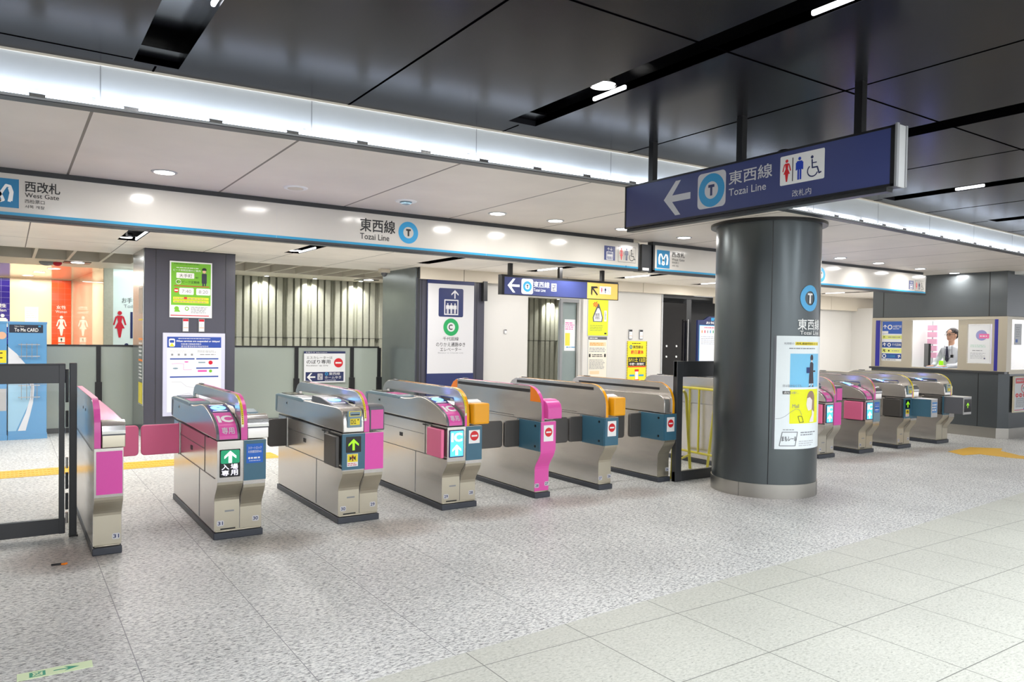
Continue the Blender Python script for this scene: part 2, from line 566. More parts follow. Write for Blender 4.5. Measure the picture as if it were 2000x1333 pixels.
M['darkflap'] = mat('charcoal brown padded flap', '#4a4744', .4, noise=.03)
M['orange'] = mat('bright orange', '#ff8a12', .32)
M['amber'] = mat('amber yellow', '#f0a60c', .3)
M['yellow'] = mat('yellow', '#f1dc2a', .35)
M['pipe'] = mat('yellow painted pipe', '#d8cc3c', .3, noise=.05)
M['tactile'] = mat('yellow tactile tile', '#ebb93c', .5, noise=.05)
M['lime'] = mat('lime arrow', '#9be81c', .5, emit=.5)
M['red'] = mat('sign red', '#d81e28', .4)
M['crimson'] = mat('crimson', '#c8102e', .4)
M['navy'] = mat('navy sign face', '#3b4478', .35)
M['navydeep'] = mat('deep navy', '#26305f', .35)
M['ink'] = mat('black ink', '#18181c', .5)
M['tgrey'] = mat('fine print grey', '#8c8f96', .6)
M['tgrey2'] = mat('pale fine print grey', '#c3c6cb', .6)
M['skyblue'] = mat('line sky blue', '#2b97cc', .35)
M['metroblue'] = mat('emblem blue', '#1077a8', .35)
M['stripeblue'] = mat('sky blue stripe', '#2a92bd', .3)
M['blue'] = mat('sticker blue', '#1565c8', .4)
M['signgreen'] = mat('line green', '#1f9a56', .4)
M['green'] = mat('poster green', '#72b82c', .45)
M['signal'] = mat('soft white lettering', '#d0d0d3', .4)
M['glass'] = glassmat('clear pane', '#ffffff', 0., .02)
M['frost'] = mat('frosted glass', '#a9b3a9', .12, spec=.6, noise=.02, nscale=2)
M['lamp'] = mat('lit lamp face', '#ffffff', .5, emit=7.)
M['lampsoft'] = mat('lit tube', '#f4f6ff', .5, emit=5.)
M['covelamp'] = mat('lit cove tube', '#d4e2ff', .5, emit=7.)
M['ledwhite'] = mat('lit white symbol', '#ffffff', .5, emit=2.2)
M['ledgreen'] = mat('lit green panel', '#0f8a60', .5, emit=.5)
M['ledviolet'] = mat('violet tinted lit glyph', '#efe8ff', .5, emit=1.8)
M['ledblue'] = mat('lit sky blue panel', '#4fc0f5', .5, emit=1.0)
M['readerglow'] = mat('glowing reader pad', '#7fd0ff', .5, emit=1.1)
M['navyglow'] = mat('navy reader surround', '#1c2470', .3, emit=.12)
M['screenblack'] = mat('black screen', '#0c0c10', .15)
M['brushcol'] = mat('dark grey steel column', '#5b6163', .3, .75, noise=.13, nscale=3.5, aniso=(1, 1, .5), rnoise=.06)
M['colbase'] = mat('stainless column skirting', '#b5b2ab', .28, .9, noise=.08, nscale=6)
# ------------------------------------------------------------------ structure
def S(mb, name, **k):
    o = mb.build(name, **k)
    o['kind'] = 'structure'
    return o
BND = [(-6., 2.55), (1.281, 3.022), (3.038, 3.129), (4.329, 3.175), (6.293, 3.275), (8.604, 3.44), (13.5, 3.75), (24., 4.4)]
HC, HD = 2.67, 2.9
f = MB(); f.prism(BND+[(24, 23), (-6, 23)], 'z', -.1, 0, M['granite']); S(f, 'floor')
f = MB(); f.prism(list(reversed(BND))+[(-6, -9), (24, -9)], 'z', -.1, 0, M['paletile']); S(f, 'floor')
# header between the dark hall ceiling and the cream ceiling
HDR = [(-6., 4.95), (-.035, 4.54), (1.474, 4.425), (2.487, 4.36), (3.901, 4.265), (5.676, 4.20), (7.172, 4.24), (8.869, 4.335), (10.88, 4.43), (24., 5.1)]
SLX = [.645, 2.795, 4.975, 7.135, 9.255, 11.4]
hall = [(x-.108, x+.108, -7., 4.12 if i else 4.36) for i, x in enumerate(SLX)]
c1 = MB(); holes(c1, -6, 24, -9, 4.1, HD, HD+.05, hall, M['dark_ceiling'])
# ceiling strip that follows the slightly curved header
xs = sorted({p[0] for p in HDR} | {h[0] for h in hall[:1]} | {h[1] for h in hall[:1]})
def hy(x, P=HDR):
    for a, b in zip(P, P[1:]):
        if a[0] <= x <= b[0]: return a[1]+(b[1]-a[1])*(x-a[0])/(b[0]-a[0])
for a, b in zip(xs, xs[1:]):
    y0 = 4.36 if hall[0][0]-1e-6 <= a and b <= hall[0][1]+1e-6 else 4.1
    c1.prism([(a, y0), (b, y0), (b, hy(b)+.02), (a, hy(a)+.02)], 'z', HD, HD+.05, M['dark_ceiling'])
M['joint'] = mat('unlit joint shadow gap', '#020203', 1., spec=0.)
for k in range(-2, 9):
    x = 1.72+2.15*k
    c1.box(x-.006, -9, HD-.0015, x+.006, hy(x)+.01, HD, M['joint'])
    x -= 1.075
    c1.box(x-.005, 4.14 if k else 4.38, HD-.0015, x+.005, hy(x)+.01, HD, M['joint'])
for y in (2.49, .65, -1.2, -3.0): c1.box(-6, y-.006, HD-.0015, 24, y+.006, HD, M['joint'])
c1.box(-6, 4.327, HD-.0015, .53, 4.339, HD, M['joint'])
S(c1, 'ceiling')
YB = 6.58
near = MB()
for a, b in zip(HDR, HDR[1:]):
    near.prism([a, b, (b[0], YB+.03), (a[0], YB+.03)], 'z', HC, HC+.05, M['white_ceiling_near'])
S(near, 'ceiling')
FSL = [(-3.03, 9.0, 10.82), (-.88, 9.0, 10.82), (1.27, 9.0, 10.82), (3.41, 9.0, 10.87), (5.56, 9.0, 10.96), (7.68, 8.8, 10.94), (9.78, 8.8, 10.98), (12.03, 8.8, 11.1), (14.2, 8.8, 11.1), (16.4, 8.8, 11.1)]
fh = [(x-.115, x+.115, a, b) for x, a, b in FSL]
far = MB(); holes(far, -6, 24, YB+.03, 11.62, HC, HC+.05, fh, M['white_ceiling_far'])
holes(far, -6, 7.4, 11.62, 12.72, HC, HC+.05, [], M['white_ceiling_far'])
far.box(-6, 14.6, HC, 7.4, 16., HC+.05, M['soffit'])
S(far, 'ceiling')
g = MB()
g.box(-6, 12.72, HC, 7.4, 12.76, HC+.4, M['soffit']); g.box(-6, 14.56, HC, 7.4, 14.6, HC+.4, M['soffit'])
g.box(-6, 12.7, HC+.4, 7.4, 14.6, HC+.44, M['grey'])
x = -1.6
while x < 7.3:
    g.box(x, 12.76, HC, x+.04, 14.56, HC+.22, M['soffit'])
    x += .48
S(g, 'ceiling')
# header board with slim trims
hb = MB()
for a, b in zip(HDR, HDR[1:]):
    hb.prism([a, b, (b[0], b[1]+.06), (a[0], a[1]+.06)], 'z', HC+.012, HD, M['glosswhite'])
S(hb, 'trim_1')
hj = MB()
for xj in (.4, 1.5, 2.6, 3.72, 6.1, 7.2, 8.3, 9.4, 10.5):
    y = hy(xj)
    hj.box(xj-.002, y-.0015, HC+.02, xj+.002, y+.01, HD-.01, M['grey'])
for a, b in zip(HDR, HDR[1:]):
    for z0, z1, o_, mt in ((HD-.012, HD-.0, -.012, M['soffit']), (HC-.012, HC+.004, -.03, M['lgrey']), (HC-.016, HC-.012, -.034, M['dgrey'])):
        hj.prism([(a[0], a[1]+o_), (b[0], b[1]+o_), (b[0], b[1]+.05), (a[0], a[1]+.05)], 'z', z0, z1, mt)
S(hj, 'trim_2')
# recess linings of the hall slots and of the cream ceiling slots: the slot itself is the lamp's housing, see below
# fascia and walls behind the gates
w = MB()
FX = [5.8, 6.66, 8.95, 10.95, 13.2, 15.3, 17.5, 19.6, 24]
for a, b in zip(FX, FX[1:]):
    w.box(a+.006, 11.5, 2.47 if a < 13.2 else 2.33, b-.006, 11.62, HC, M['soffit'])
w.box(5.8, 11.512, 2.475, 24, 11.6, HC, M['dgrey'])
S(w, 'wall_back')
w = MB(); w.box(7.1, 11.66, 0, 8.15, 11.8, 2.47, M['offwhite']); S(w, 'wall_back')
w = MB(); w.box(9.44, 11.60, 0, 10.2, 11.8, 2.4, M['offwhite']); S(w, 'wall_back')
w = MB(); w.box(10.2, 11.66, 0, 11.64, 11.8, 2.47, M['offwhite']); S(w, 'wall_back')
w = MB(); w.box(11.64, 11.64, 0, 11.67, 11.8, 2.47, M['lgrey']); S(w, 'wall_back')
w = MB(); w.box(8.15, 11.7, 2.27, 9.44, 11.8, 2.47, M['offwhite']); S(w, 'wall_back')
w = MB(); w.box(15.6, 11.66, 0, 18.66, 11.8, 2.4, M['offwhite']); S(w, 'wall_back')
w = MB(); w.box(18.66, 11.0, 0, 22.6, 11.7, 2.4, M['offwhite']); S(w, 'wall_back')
w = MB(); w.box(17.2, 11.655, 0, 17.205, 11.67, 2.33, M['lgrey']); S(w, 'wall_back')
# dark doorway right of the white wall
w = MB()
w.box(11.67, 12.6, 0, 15.6, 12.7, 2.5, M['black']); S(w, 'wall_back'); w = MB()
w.box(11.67, 11.66, 2.40, 15.6, 12.6, 2.47, M['dgrey'])
S(w, 'trim_4'); w = MB()
w.box(12.45, 11.7, 0, 12.6, 11.8, 2.4, M['dgrey2'])
S(w, 'wall_back')
# corrugated concrete
def corr(x0, x1, y, z0, z1, name, ph=0.):
    w = MB()
    w.box(x0, y, z0, x1, y+.15, z1, M['concrete'])
    x = x0+ph
    while x < x1:
        for k in range(3):
            a = x+k*.15
            if a+.12 < x1:
                w.prism([(a, y), (a+.012, y-.09), (a+.114, y-.09), (a+.126, y)], 'z', z0, z1, M['concrete'])
        w.prism([(x+.45, y), (x+.47, y-.045), (x+.5, y)], 'z', z0, z1, M['concrete'])
        x += .515
    w.box(x0, y-.0915, 1.42, x1, y-.02, 1.428, M['dgrey'])
    return S(w, name)
corr(2.6, 7.5, 15.75, 0, HC, 'wall_back', .17)
corr(10.2, 13.0, 15.7, 0, 2.5, 'wall_back', .1)
w = MB(); w.box(8., 11.85, 2.5, 13., 15.8, 2.55, M['soffit']); S(w, 'ceiling')
w = MB(); w.box(7.42, 11.8, 0, 7.5, 16, HC, M['offwhite']); w.box(13., 12.7, 0, 13.1, 16, 2.6, M['offwhite']); S(w, 'wall_back')
# restroom recess
w = MB()
w.box(-6, 20.2, 0, 1.3, 20.3, HC, M['cream'])
S(w, 'wall_back')
w = MB(); w.prism([(1.235, 20.2), (1.30, 20.3), (1.62, 15.98), (1.47, 15.9)], 'z', 0, HC, mat('mirror-smooth cream wall', '#e8d8be', .03, spec=1.)); S(w, 'wall_side')
w = MB(); w.box(-6, 16., HC, 2.7, 20.4, HC+.05, M['cream']); S(w, 'ceiling')
w = MB(); w.box(1.475, 15.86, 0, 1.63, 16.1, HC, M['concrete']); S(w, 'wall_side')
w = MB(); w.box(1.63, 15.95, 0, 2.7, 16.05, HC, mat('pale aqua glossy wall', '#dfeeec', .2)); S(w, 'wall_back')
# pillars
p = MB()
p.box(1.58, 11.60, 0, 2.80, 12.7, HC, M['pillar'])
p.box(1.572, 11.63, 0, 1.58, 12.68, HC, M['pillarside'])
for xx in (1.725, 2.665): p.box(xx-.003, 11.594, 0, xx+.003, 11.6, HC, M['dgrey'])
p.box(1.58, 11.592, 2.655, 2.8, 11.6, HC, M['dgrey'])
S(p, 'pillar_1')
p = MB()
p.box(5.78, 11.56, 0, 7.12, 12.95, 2.495, M['pillar'])
p.box(5.765, 11.6, 0, 5.79, 12.95, HC, M['steelblue'])
p.box(5.785, 11.555, 0, 5.83, 11.58, 2.495, M['dgrey']); p.box(5.86, 11.552, 0, 5.87, 11.58, 2.495, M['dgrey'])
p.box(6.96, 11.555, 0, 6.965, 11.58, 2.495, M['dgrey'])
p.box(7.05, 11.47, 2.14, 7.13, 11.6, 2.49, M['dgrey'])
S(p, 'pillar_2')
# round column
CX, CY, CR = 6.375, 4.91, .505
p = MB(); p.cyl((CX, CY, .135), (CX, CY, HC-.0), CR, M['brushcol'], n=96)
for a in (-137.4, 40):
    t = math.radians(a)
    p.box(CX+CR*math.cos(t)-.003, CY+CR*math.sin(t)-.003, .14, CX+CR*math.cos(t)+.003, CY+CR*math.sin(t)+.003, 2.65, M['dgrey'])
S(p, 'column')
p = MB(); p.cyl((CX, CY, 0), (CX, CY, .135), CR+.008, M['colbase'], n=96)
for a in (-168, -67):
    t = math.radians(a)
    p.box(CX+(CR+.008)*math.cos(t)-.0015, CY+(CR+.008)*math.sin(t)-.0015, .0, CX+(CR+.008)*math.cos(t)+.0015, CY+(CR+.008)*math.sin(t)+.0015, .135, M['dgrey'])
S(p, 'baseboard_column')
p = MB(); p.cyl((CX, CY, HC-.028), (CX, CY, HC), CR+.055, M['black'], n=96); S(p, 'trim_3')
# booth
BX = 13.1
b = MB()
b.box(BX, 5.55, 1.955, BX+.2, 7.77, HC+.02, M['boothgrey'])
b.prism([(BX, 5.55), (24, 5.0), (24, 5.2), (BX+.2, 5.75)], 'z', 1.955, HC+.02, M['boothgrey'])
b.box(BX, 5.65, .165, BX+.15, 7.77, 1.035, M['boothgrey'])
b.prism([(BX, 5.65), (BX+.13, 5.54), (24, 5.0), (24, 5.2), (BX+.2, 5.75)], 'z', .165, 1.035, M['boothgrey'])
for y in (5.81, 7.57): b.box(BX-.002, y-.006, 1.96, BX, y+.006, HC, M['black'])
b.box(BX-.002, 5.94, .17, BX, 5.95, 1.03, M['black'])
b.box(BX-.003, 5.55, 1.945, BX+.01, 7.77, 1.958, M['black'])
b.box(BX+.3, 7.6, 0, 18, 7.77, HC, M['offwhite'])
S(b, 'wall_right')
b = MB()
b.box(BX-.008, 5.66, 0, BX+.1, 7.77, .165, M['colbase'])
b.prism([(BX-.008, 5.66), (BX+.125, 5.53), (24, 4.99), (24, 5.19), (BX+.2, 5.75)], 'z', 0, .165, M['colbase'])
S(b, 'baseboard_right')
M['beige'] = mat('beige aluminium window frame', '#bdb5a3', .35, .3)
M['bluefilm'] = mat('royal blue strip', '#2b2a9c', .35)
b = MB()
b.box(BX-.01, 5.55, 1.905, BX+.12, 7.77, 1.95, M['beige'])
b.box(BX-.03, 5.55, 1.035, BX+.45, 7.80, 1.07, M['dgrey2'])
b.box(BX-.009, 5.6, 1.07, BX+.119, 7.76, 1.09, M['beige'])
b.box(BX-.011, 7.70, 1.069, BX+.121, 7.771, 1.951, M['beige'])
b.box(BX-.02, 5.53, 1.07, BX+.14, 5.66, 1.95, M['beige'])
b.prism([(BX+.1, 5.54), (24, 4.99), (24, 5.1), (BX+.1, 5.66)], 'z', 1.91, 1.95, M['beige'])
b.prism([(BX+.1, 5.54), (24, 4.99), (24, 5.1), (BX+.1, 5.66)], 'z', 1.035, 1.1, M['beige'])
b.box(BX-.015, 7.62, 1.08, BX, 7.695, 1.905, M['bluefilm']); b.box(BX-.015, 5.665, 1.08, BX, 5.715, 1.905, M['bluefilm'])
S(b, 'window_1')
def sash(y0, y1, za, zb, fb, name):
    b = MB()
    for q in ((y0, za, y0+fb[0], zb), (y1-fb[1], za, y1, zb)): b.box(BX+.01, q[0], q[1], BX+.05, q[2], q[3], M['beige'])
    b.box(BX+.0115, y0+.001, za-.001, BX+.0485, y1-.001, za+fb[2], M['beige']); b.box(BX+.0115, y0+.001, zb-fb[3], BX+.0485, y1-.001, zb+.001, M['beige'])
    o = S(b, name)
    gl = MB(); gl.box(BX+.026, y0+fb[0], za+fb[2], BX+.032, y1-fb[1], zb-fb[3], M['glass']); gl.build('pane', o)
    return o
sash(7.06, 7.62, 1.09, 1.9, (.17, .02, .09, .015), 'window_2')
sash(5.715, 6.28, 1.09, 1.9, (.05, .14, .10, .07), 'window_3')
b = MB(); b.prism([(BX+.16, 5.6), (23.9, 5.05), (23.9, 5.06), (BX+.16, 5.61)], 'z', 1.1, 1.91, M['glass']); S(b, 'window_4')
# office interior
b = MB()
b.box(16.6, 5.2, 0, 16.7, 7.6, HC, M['offwhite']); S(b, 'wall_office'); b = MB(); b.box(13.3, 5.3, HC-.05, 17, 7.6, HC, M['white']); S(b, 'ceiling')
M['lilac'] = mat('lilac cabinet', '#b7b5cf', .4)
for (ya, yb, lb) in ((7.0, 7.22, 'narrow lilac locker inside the booth, left of the officer'), (6.3, 6.5, 'narrow lilac locker inside the booth, behind the officer')):
    b = MB(); b.box(16.38, ya, 0, 16.59, yb, 2.3, M['lilac']); b.box(16.372, ya+.01, .05, 16.38, yb-.01, 2.27, M['lilac']); tag(b.build('office_locker', bevel=.004), lb, 'locker')
b = MB(); b.box(BX+.13, 5.7, 1.07, BX+.40, 7.58, 1.076, M['white']); S(b, 'window_1')
w = MB(); w.box(-6, -.0, 0, -5.9, 23, 3., M['offwhite']); S(w, 'wall_left')
# ------------------------------------------------------------------ lamps
def slot(x, y0, y1, z, lamp_y, spots, name, label, width=.216, depth=.12, tube=None, power=0., group=None, edge=.0):
    t = thing(name, label, 'ceiling light', (x, y1, z), group=group)
    h = width/2
    L_ = y0-y1
    b = MB()
    b.box(-h, L_, depth, h, 0, depth+.01, M['slotblack'])
    b.box(-h-.008, L_, 0.001, -h, 0, depth, M['slotblack']); b.box(h, L_, 0.001, h+.008, 0, depth, M['slotblack'])
    b.box(-h, 0, 0.001, h, .008, depth, M['slotblack'])
    b.box(-h, -.16, .035, h, 0, .05, M['slotblack'])
    b.build('housing', t)
    for a, c_ in (tube or []):
        m_ = MB(); m_.box(h-.03, a, .006, h-.010, c_, .03, M['lampsoft']); m_.build('tube', t, bevel=.008)
    for a in spots:
        m_ = MB()
        m_.cyl((-.035, a, .012), (-.035, a, .075), .075, M['chrome'], n=24, caps=False)
        m_.cyl((-.035, a, .02), (-.035, a, .024), .068, M['lamp'], n=24)
        m_.build('spot', t)
    if power:
        area('glow', (0, L_/2, -.01), (width, abs(L_)), power, (1, .97, .94), parent=t)
    return t
tubes = [[(-4., -.9)], [(-6., -2.1), (-.92, -.64)], [], [(-.85, -.60)], [(-5, -2)], [(-5, -2)]]
spots = [[], [-.87, -3.4], [], [], [], []]
hl = ['wide black ceiling slot light at the upper left of the dark ceiling', 'long black ceiling slot light with a round lamp over the middle of the hall',
      'black ceiling slot light passing behind the hanging sign', 'black ceiling slot light right of the hanging sign with a short lit tube',
      'small black ceiling slot light beside the white header at the far right']
for i in range(5):
    y1 = 4.12 if i else 4.36
    slot(SLX[i], -7., y1, HD, 0, spots[i], 'slot_light', hl[i], tube=[(a+.0, b_+.0) for a, b_ in tubes[i]], group='black slot lights in the dark ceiling', power=0)
HALLW = 225.
for i, x in enumerate(SLX[:5]):
    area('slot_fill', (x, -3.05, HD+.05), (.2, 9.), HALLW, (.93, .96, 1.))  # fill added in the unseen run of the slots, out of camera view
far_l = ['cream ceiling slot light outside the left edge', 'cream ceiling slot light over the blue cabinet', 'cream ceiling slot with a round lamp, in front of the dark poster pillar', 'cream ceiling slot with lamp and tube, above the corrugated wall',
         'unlit black cream-ceiling slot above the elevator sign pillar', 'cream ceiling slot with a lit tube, above the small hanging sign',
         'cream ceiling slot with a lit tube, behind the second West Gate sign', 'cream ceiling slot with a lit tube, left of the round column',
         'cream ceiling slot right of the round column', 'farthest cream ceiling slot, beside the booth']
for i, (x, a, b_) in enumerate(FSL):
    sp = [[], [], [-.18], [-.2], [], [], [], [], [], []][i]
    tb = [[(-1.4, -.05)], [(-1.4, -.05)], [(-1.4, -.05)], [(-.75, -.05)], [], [(-.75, -.1)], [(-.75, -.1)], [(-.6, -.1)], [(-.6, -.1)], [(-.6, -.1)]][i]
    slot(x, a, b_, HC, 0, sp, 'slot_light', far_l[i], width=.23, tube=tb, group='slot lights in the cream ceiling', power=36)
# round downlights
dl = thing('downlight', 'round recessed downlight nearest the West Gate lettering, lit', 'ceiling light', (.947, 6.02, HC), group='round downlights in the cream ceiling')
b = MB()
b.cyl((0, 0, -.006), (0, 0, .002), .085, M['lgrey'], r1=.092, n=32)
b.build('trim_ring', dl)
b = MB(); b.cyl((0, 0, -.0075), (0, 0, -.0065), .069, M['lamp'], n=32); b.build('lamp_face', dl)
DLP = [(3.846, 6.03, 'first lit round downlight right of the Tozai Line lettering'), (4.531, 6.03, 'lit round downlight second from the hanging sign end'), (5.421, 6.02, 'lit round downlight just under the left end of the hanging sign'),
       (6.41, 6.085, 'lit round downlight between the hanging sign and the round column'), (9.584, 6.18, 'lit round downlight nearest the round column on its right'), (10.596, 6.216, 'second lit round downlight right of the round column'),
       (11.843, 6.269, 'third lit round downlight right of the round column'), (12.95, 6.29, 'lit round downlight closest to the dark booth front')]
for x, y, lb in DLP: clone(dl, (x, y, HC), lb)
for x, y in [(.947, 6.02)]+[(p[0], p[1]) for p in DLP]:
    area('downlight_glow', (x, y, HC-.03), (.14, .14), 7, (1, .97, .93))
for x in (1.9, 2.87, 7.4, 8.5):   # added fill over the gate line, no lamps at these spots
    area('gate_fill', (x, 6.0, HC-.02), (.2, .2), 3, (1, .97, .93))
t = thing('ceiling_speaker', 'unlit round white ceiling speaker between two downlights', 'speaker', (1.909, 6.0, HC))
b = MB(); b.cyl((0, 0, -.008), (0, 0, .002), .09, M['white'], r1=.1, n=32); b.build('trim_ring', t)
b = MB(); b.cyl((0, 0, -.011), (0, 0, -.008), .062, M['soffit'], n=32); b.build('grille', t)
t = thing('ceiling_camera', 'round ceiling camera with bluish lens above the Tozai Line lettering', 'camera', (2.872, 5.985, HC))
b = MB(); b.cyl((0, 0, -.008), (0, 0, .002), .09, M['white'], r1=.1, n=32); b.build('trim_ring', t)
b = MB(); b.ell((0, 0, -.008), (.055, .055, .025), M['tealgrey']); b.build('lens', t)
# cove tube along the header foot
t = thing('cove_light', 'slim bluish white light strip along the foot of the white header', 'light strip', (0, 0, 0))
b = MB()
cp = [(x, hy(x)-.028) for x in [-3+.25*i for i in range(88)]]
for a, c_ in zip(cp, cp[1:]):
    b.prism([a, c_, (c_[0], c_[1]+.012), (a[0], a[1]+.012)], 'z', HC+.004, HC+.012, M['covelamp'])
b.build('tube', t)
b = MB()
for k in range(30):
    x = -.3+.42*k
    b.box(x-.035, hy(x)-.034, HC-.002, x+.035, hy(x)-.006, HC+.016, M['chrome'])
b.build('clips', t)['kind'] = 'stuff'
for a, c_ in ((-3, 1), (1, 5), (5, 9), (9, 13)):
    ya, yb = hy(a), hy(c_)
    ln = math.hypot(c_-a, yb-ya)
    area('cove_glow', ((a+c_)/2, (ya+yb)/2-.035, HC+.02), (ln, .02), 3.9, (.74, .85, 1.), rot=(math.radians(180-28), 0, math.atan2(yb-ya, c_-a)), parent=t)
# spots over the corrugated wall and at the opening
for x, y, z, lb in ((4.3, 15.3, HC, 'small spotlight washing the corrugated wall beside the dark pillar'), (5.29, 15.3, HC, 'small spotlight washing the middle of the corrugated wall'), (6.3, 15.3, HC, 'small spotlight washing the corrugated wall near the steel blue pillar'), (11.6, 15.25, 2.5, 'small spotlight over the narrow corrugated wall beside the glass door')):
    t = thing('wall_washer', lb, 'spotlight', (x, y, z), group='spotlights above the corrugated walls')
    b = MB(); b.cyl((0, 0, -.02), (0, 0, .0), .05, M['white'], n=20); b.build('housing', t)
    b = MB(); b.cyl((0, .0, -.022), (0, 0, -.0205), .04, M['lamp'], n=20); b.build('lamp_face', t)
    area('wash', (0, .20, -.03), (.1, .05), 8, (1, 1, .93), rot=(math.radians(10), 0, 0), parent=t, spread=115)
for i, (x, y) in enumerate(((1.02, 12.4), (3.3, 12.3), (6.2, 14.0))):
    area('rear_fill', (x, y+.6, HC-.02), (.5, .3), 18, (1, .98, .95))  # fill lights added under the rear ceiling, no fixture
# restroom lights
for i, (x, y) in enumerate(((.72, 16.7), (.52, 17.9), (.35, 19.2))):
    t = thing('downlight', ['round restroom downlight nearest the ceiling grid', 'middle round restroom downlight', 'farthest round restroom downlight'][i], 'ceiling light', (x, y, HC), group='round downlights over the restroom entrance')
    b = MB(); b.cyl((0, 0, -.006), (0, 0, .002), .11, M['white'], r1=.12, n=28); b.build('trim_ring', t)
    b = MB(); b.cyl((0, 0, -.0075), (0, 0, -.0065), .095, M['lamp'], n=28); b.build('lamp_face', t)
    area('glow', (0, 0, -.03), (.2, .2), 19, (1, .93, .80), parent=t)
area('restroom_fill', (-1.2, 20.05, HC-.03), (4.5, .06), 12, (1, .92, .78))  # warm fill added along the restroom back wall, no cove lamp
area('aqua_fill', (2.1, 15.2, HC-.03), (.8, .1), 8, (.9, 1, 1), rot=(math.radians(25), 0, 0))  # fill added in front of the aqua wall, without a lamp body
area('office_glow', (15, 6.5, HC-.07), (2.6, 1.8), 36, (1, 1, 1))
b = MB(); b.box(13.6, 5.8, HC-.065, 16.2, 6.1, HC-.05, M['lamp']); b.box(13.6, 6.7, HC-.065, 16.2, 7.0, HC-.05, M['lamp']); tag(b.build('office_ceiling_light'), 'bright strip lights on the ceiling inside the booth', 'ceiling light')
area('right_wall_fill', (18.5, 9.8, HC-.03), (2., .4), 40, (1, .98, .95))  # fill added for the white walls on the right, no fixture
area('opening_fill', (9., 13.4, 2.45), (1.2, .8), 22, (1, .99, .96))  # fill added inside the opening, no lamp there
area('lobby_fill', (3.5, 13.6, HC-.02), (4., 1.), 26, (1, .99, .95))  # soft fill added below the lobby ceiling, without a fixture
# ------------------------------------------------------------------ band signs
def board(name, label, x0, x1, y, z0, z1, th, cat='sign', group=None):
    return thing(name, label, cat, (x0, y, z0), group=group)
def bandsign(x0, x1, label, draw, left_cap, right_cap):
    y = YB
    t = thing('station_sign', label, 'sign', (0, y, 0), group='long white station signs over the gates')
    b = MB()
    b.box(x0, .004, 2.326, x1, .09, 2.632, M['lgrey'])
    b.box(x0, -.004, 2.312, x1, .095, 2.330, M['dgrey2'])
    b.box(x0, .0, 2.300, x1, .08, 2.313, M['dgrey'])
    if right_cap: b.box(x1-.014, -.004, 2.312, x1, .095, 2.63, M['dgrey'])
    if left_cap:
        b.box(x0, -.004, 2.312, x0+.03, .095, 2.632, M['dgrey'])
        b.box(x0-.16, .02, 2.306, x0, .16, 2.63, M['dgrey']); b.box(x0-.15, .012, 2.32, x0-.05, .02, 2.35, M['white'])
    b.build('frame', t)
    b = MB(); b.box(x0, .0, 2.632, x1-(.09 if right_cap else 0), .09, HC, M['dgrey']); b.box(x1-.09, 0.01, 2.634, x1, .08, 2.650, M['soffit']); b.build('channel', t)
    p = Pan(); p.rect(x0+.02, 2.33, x1-.014, 2.63, M['signwhite'], 1)
    p.rect(x0+.02, 2.33, x1-.014, 2.352, M['stripeblue'], 2)
    draw(p)
    p.build('face', t, loc=(0, 0, .0), fixn=False)
    return t
def gate_text(p, x, w=1.):
    p.rect(x-.165, 2.384, x-.035, 2.593, M['metroblue'], 2) if w == 1 else p.rect(x-.245, 2.364, x-.035, 2.578, M['metroblue'], 2)
def draw1(p):
    p.rect(-.16, 2.384, .064, 2.593, M['metroblue'], 2)
    p.heart_m(-.048, 2.49, .16, M['white'], 3)
    p.text('西改札', .10, 2.510, .32, 2.588, M['ink'], 3, .018)
    p.text('West Gate', .10, 2.470, .315, 2.503, M['ink'], 3, .006)
    p.text('西检票口', .10, 2.428, .223, 2.456, M['ink'], 3)
    p.text('서쪽 개찰', .10, 2.391, .223, 2.414, M['ink'], 3)
    p.text('東西線', 2.694, 2.46, 3.045, 2.58, M['ink'], 3, .02)
    p.text('Tozai Line', 2.696, 2.388, 2.988, 2.443, M['ink'], 3, .008)
    p.tring(3.186, 2.487, .104, M['skyblue'], 'T', M['ink'], 3, M['signwhite'])
    for x in (1.93, 4.065): p.rect(x-.001, 2.33, x+.001, 2.63, M['lgrey'], 3)
    p.rect(5.645, 2.40, 5.81, 2.563, M['navy'], 2); p.elev(5.728, 2.405, .15, M['navy'], M['signal'], 3)
    p.rect(5.856, 2.392, 6.13, 2.572, M['ink'], 2); p.rect(5.859, 2.395, 6.127, 2.569, M['signwhite'], 3)
    p.woman(5.905, 2.415, .14, M['red'], 4); p.rect(5.945, 2.415, 5.949, 2.55, M['ink'], 4)
    p.man(5.985, 2.415, .14, M['navydeep'], 4); p.chair(6.07, 2.415, .13, M['ink'], 4)
    p.disc(5.98, 2.345, .012, M['metroblue'], 3)
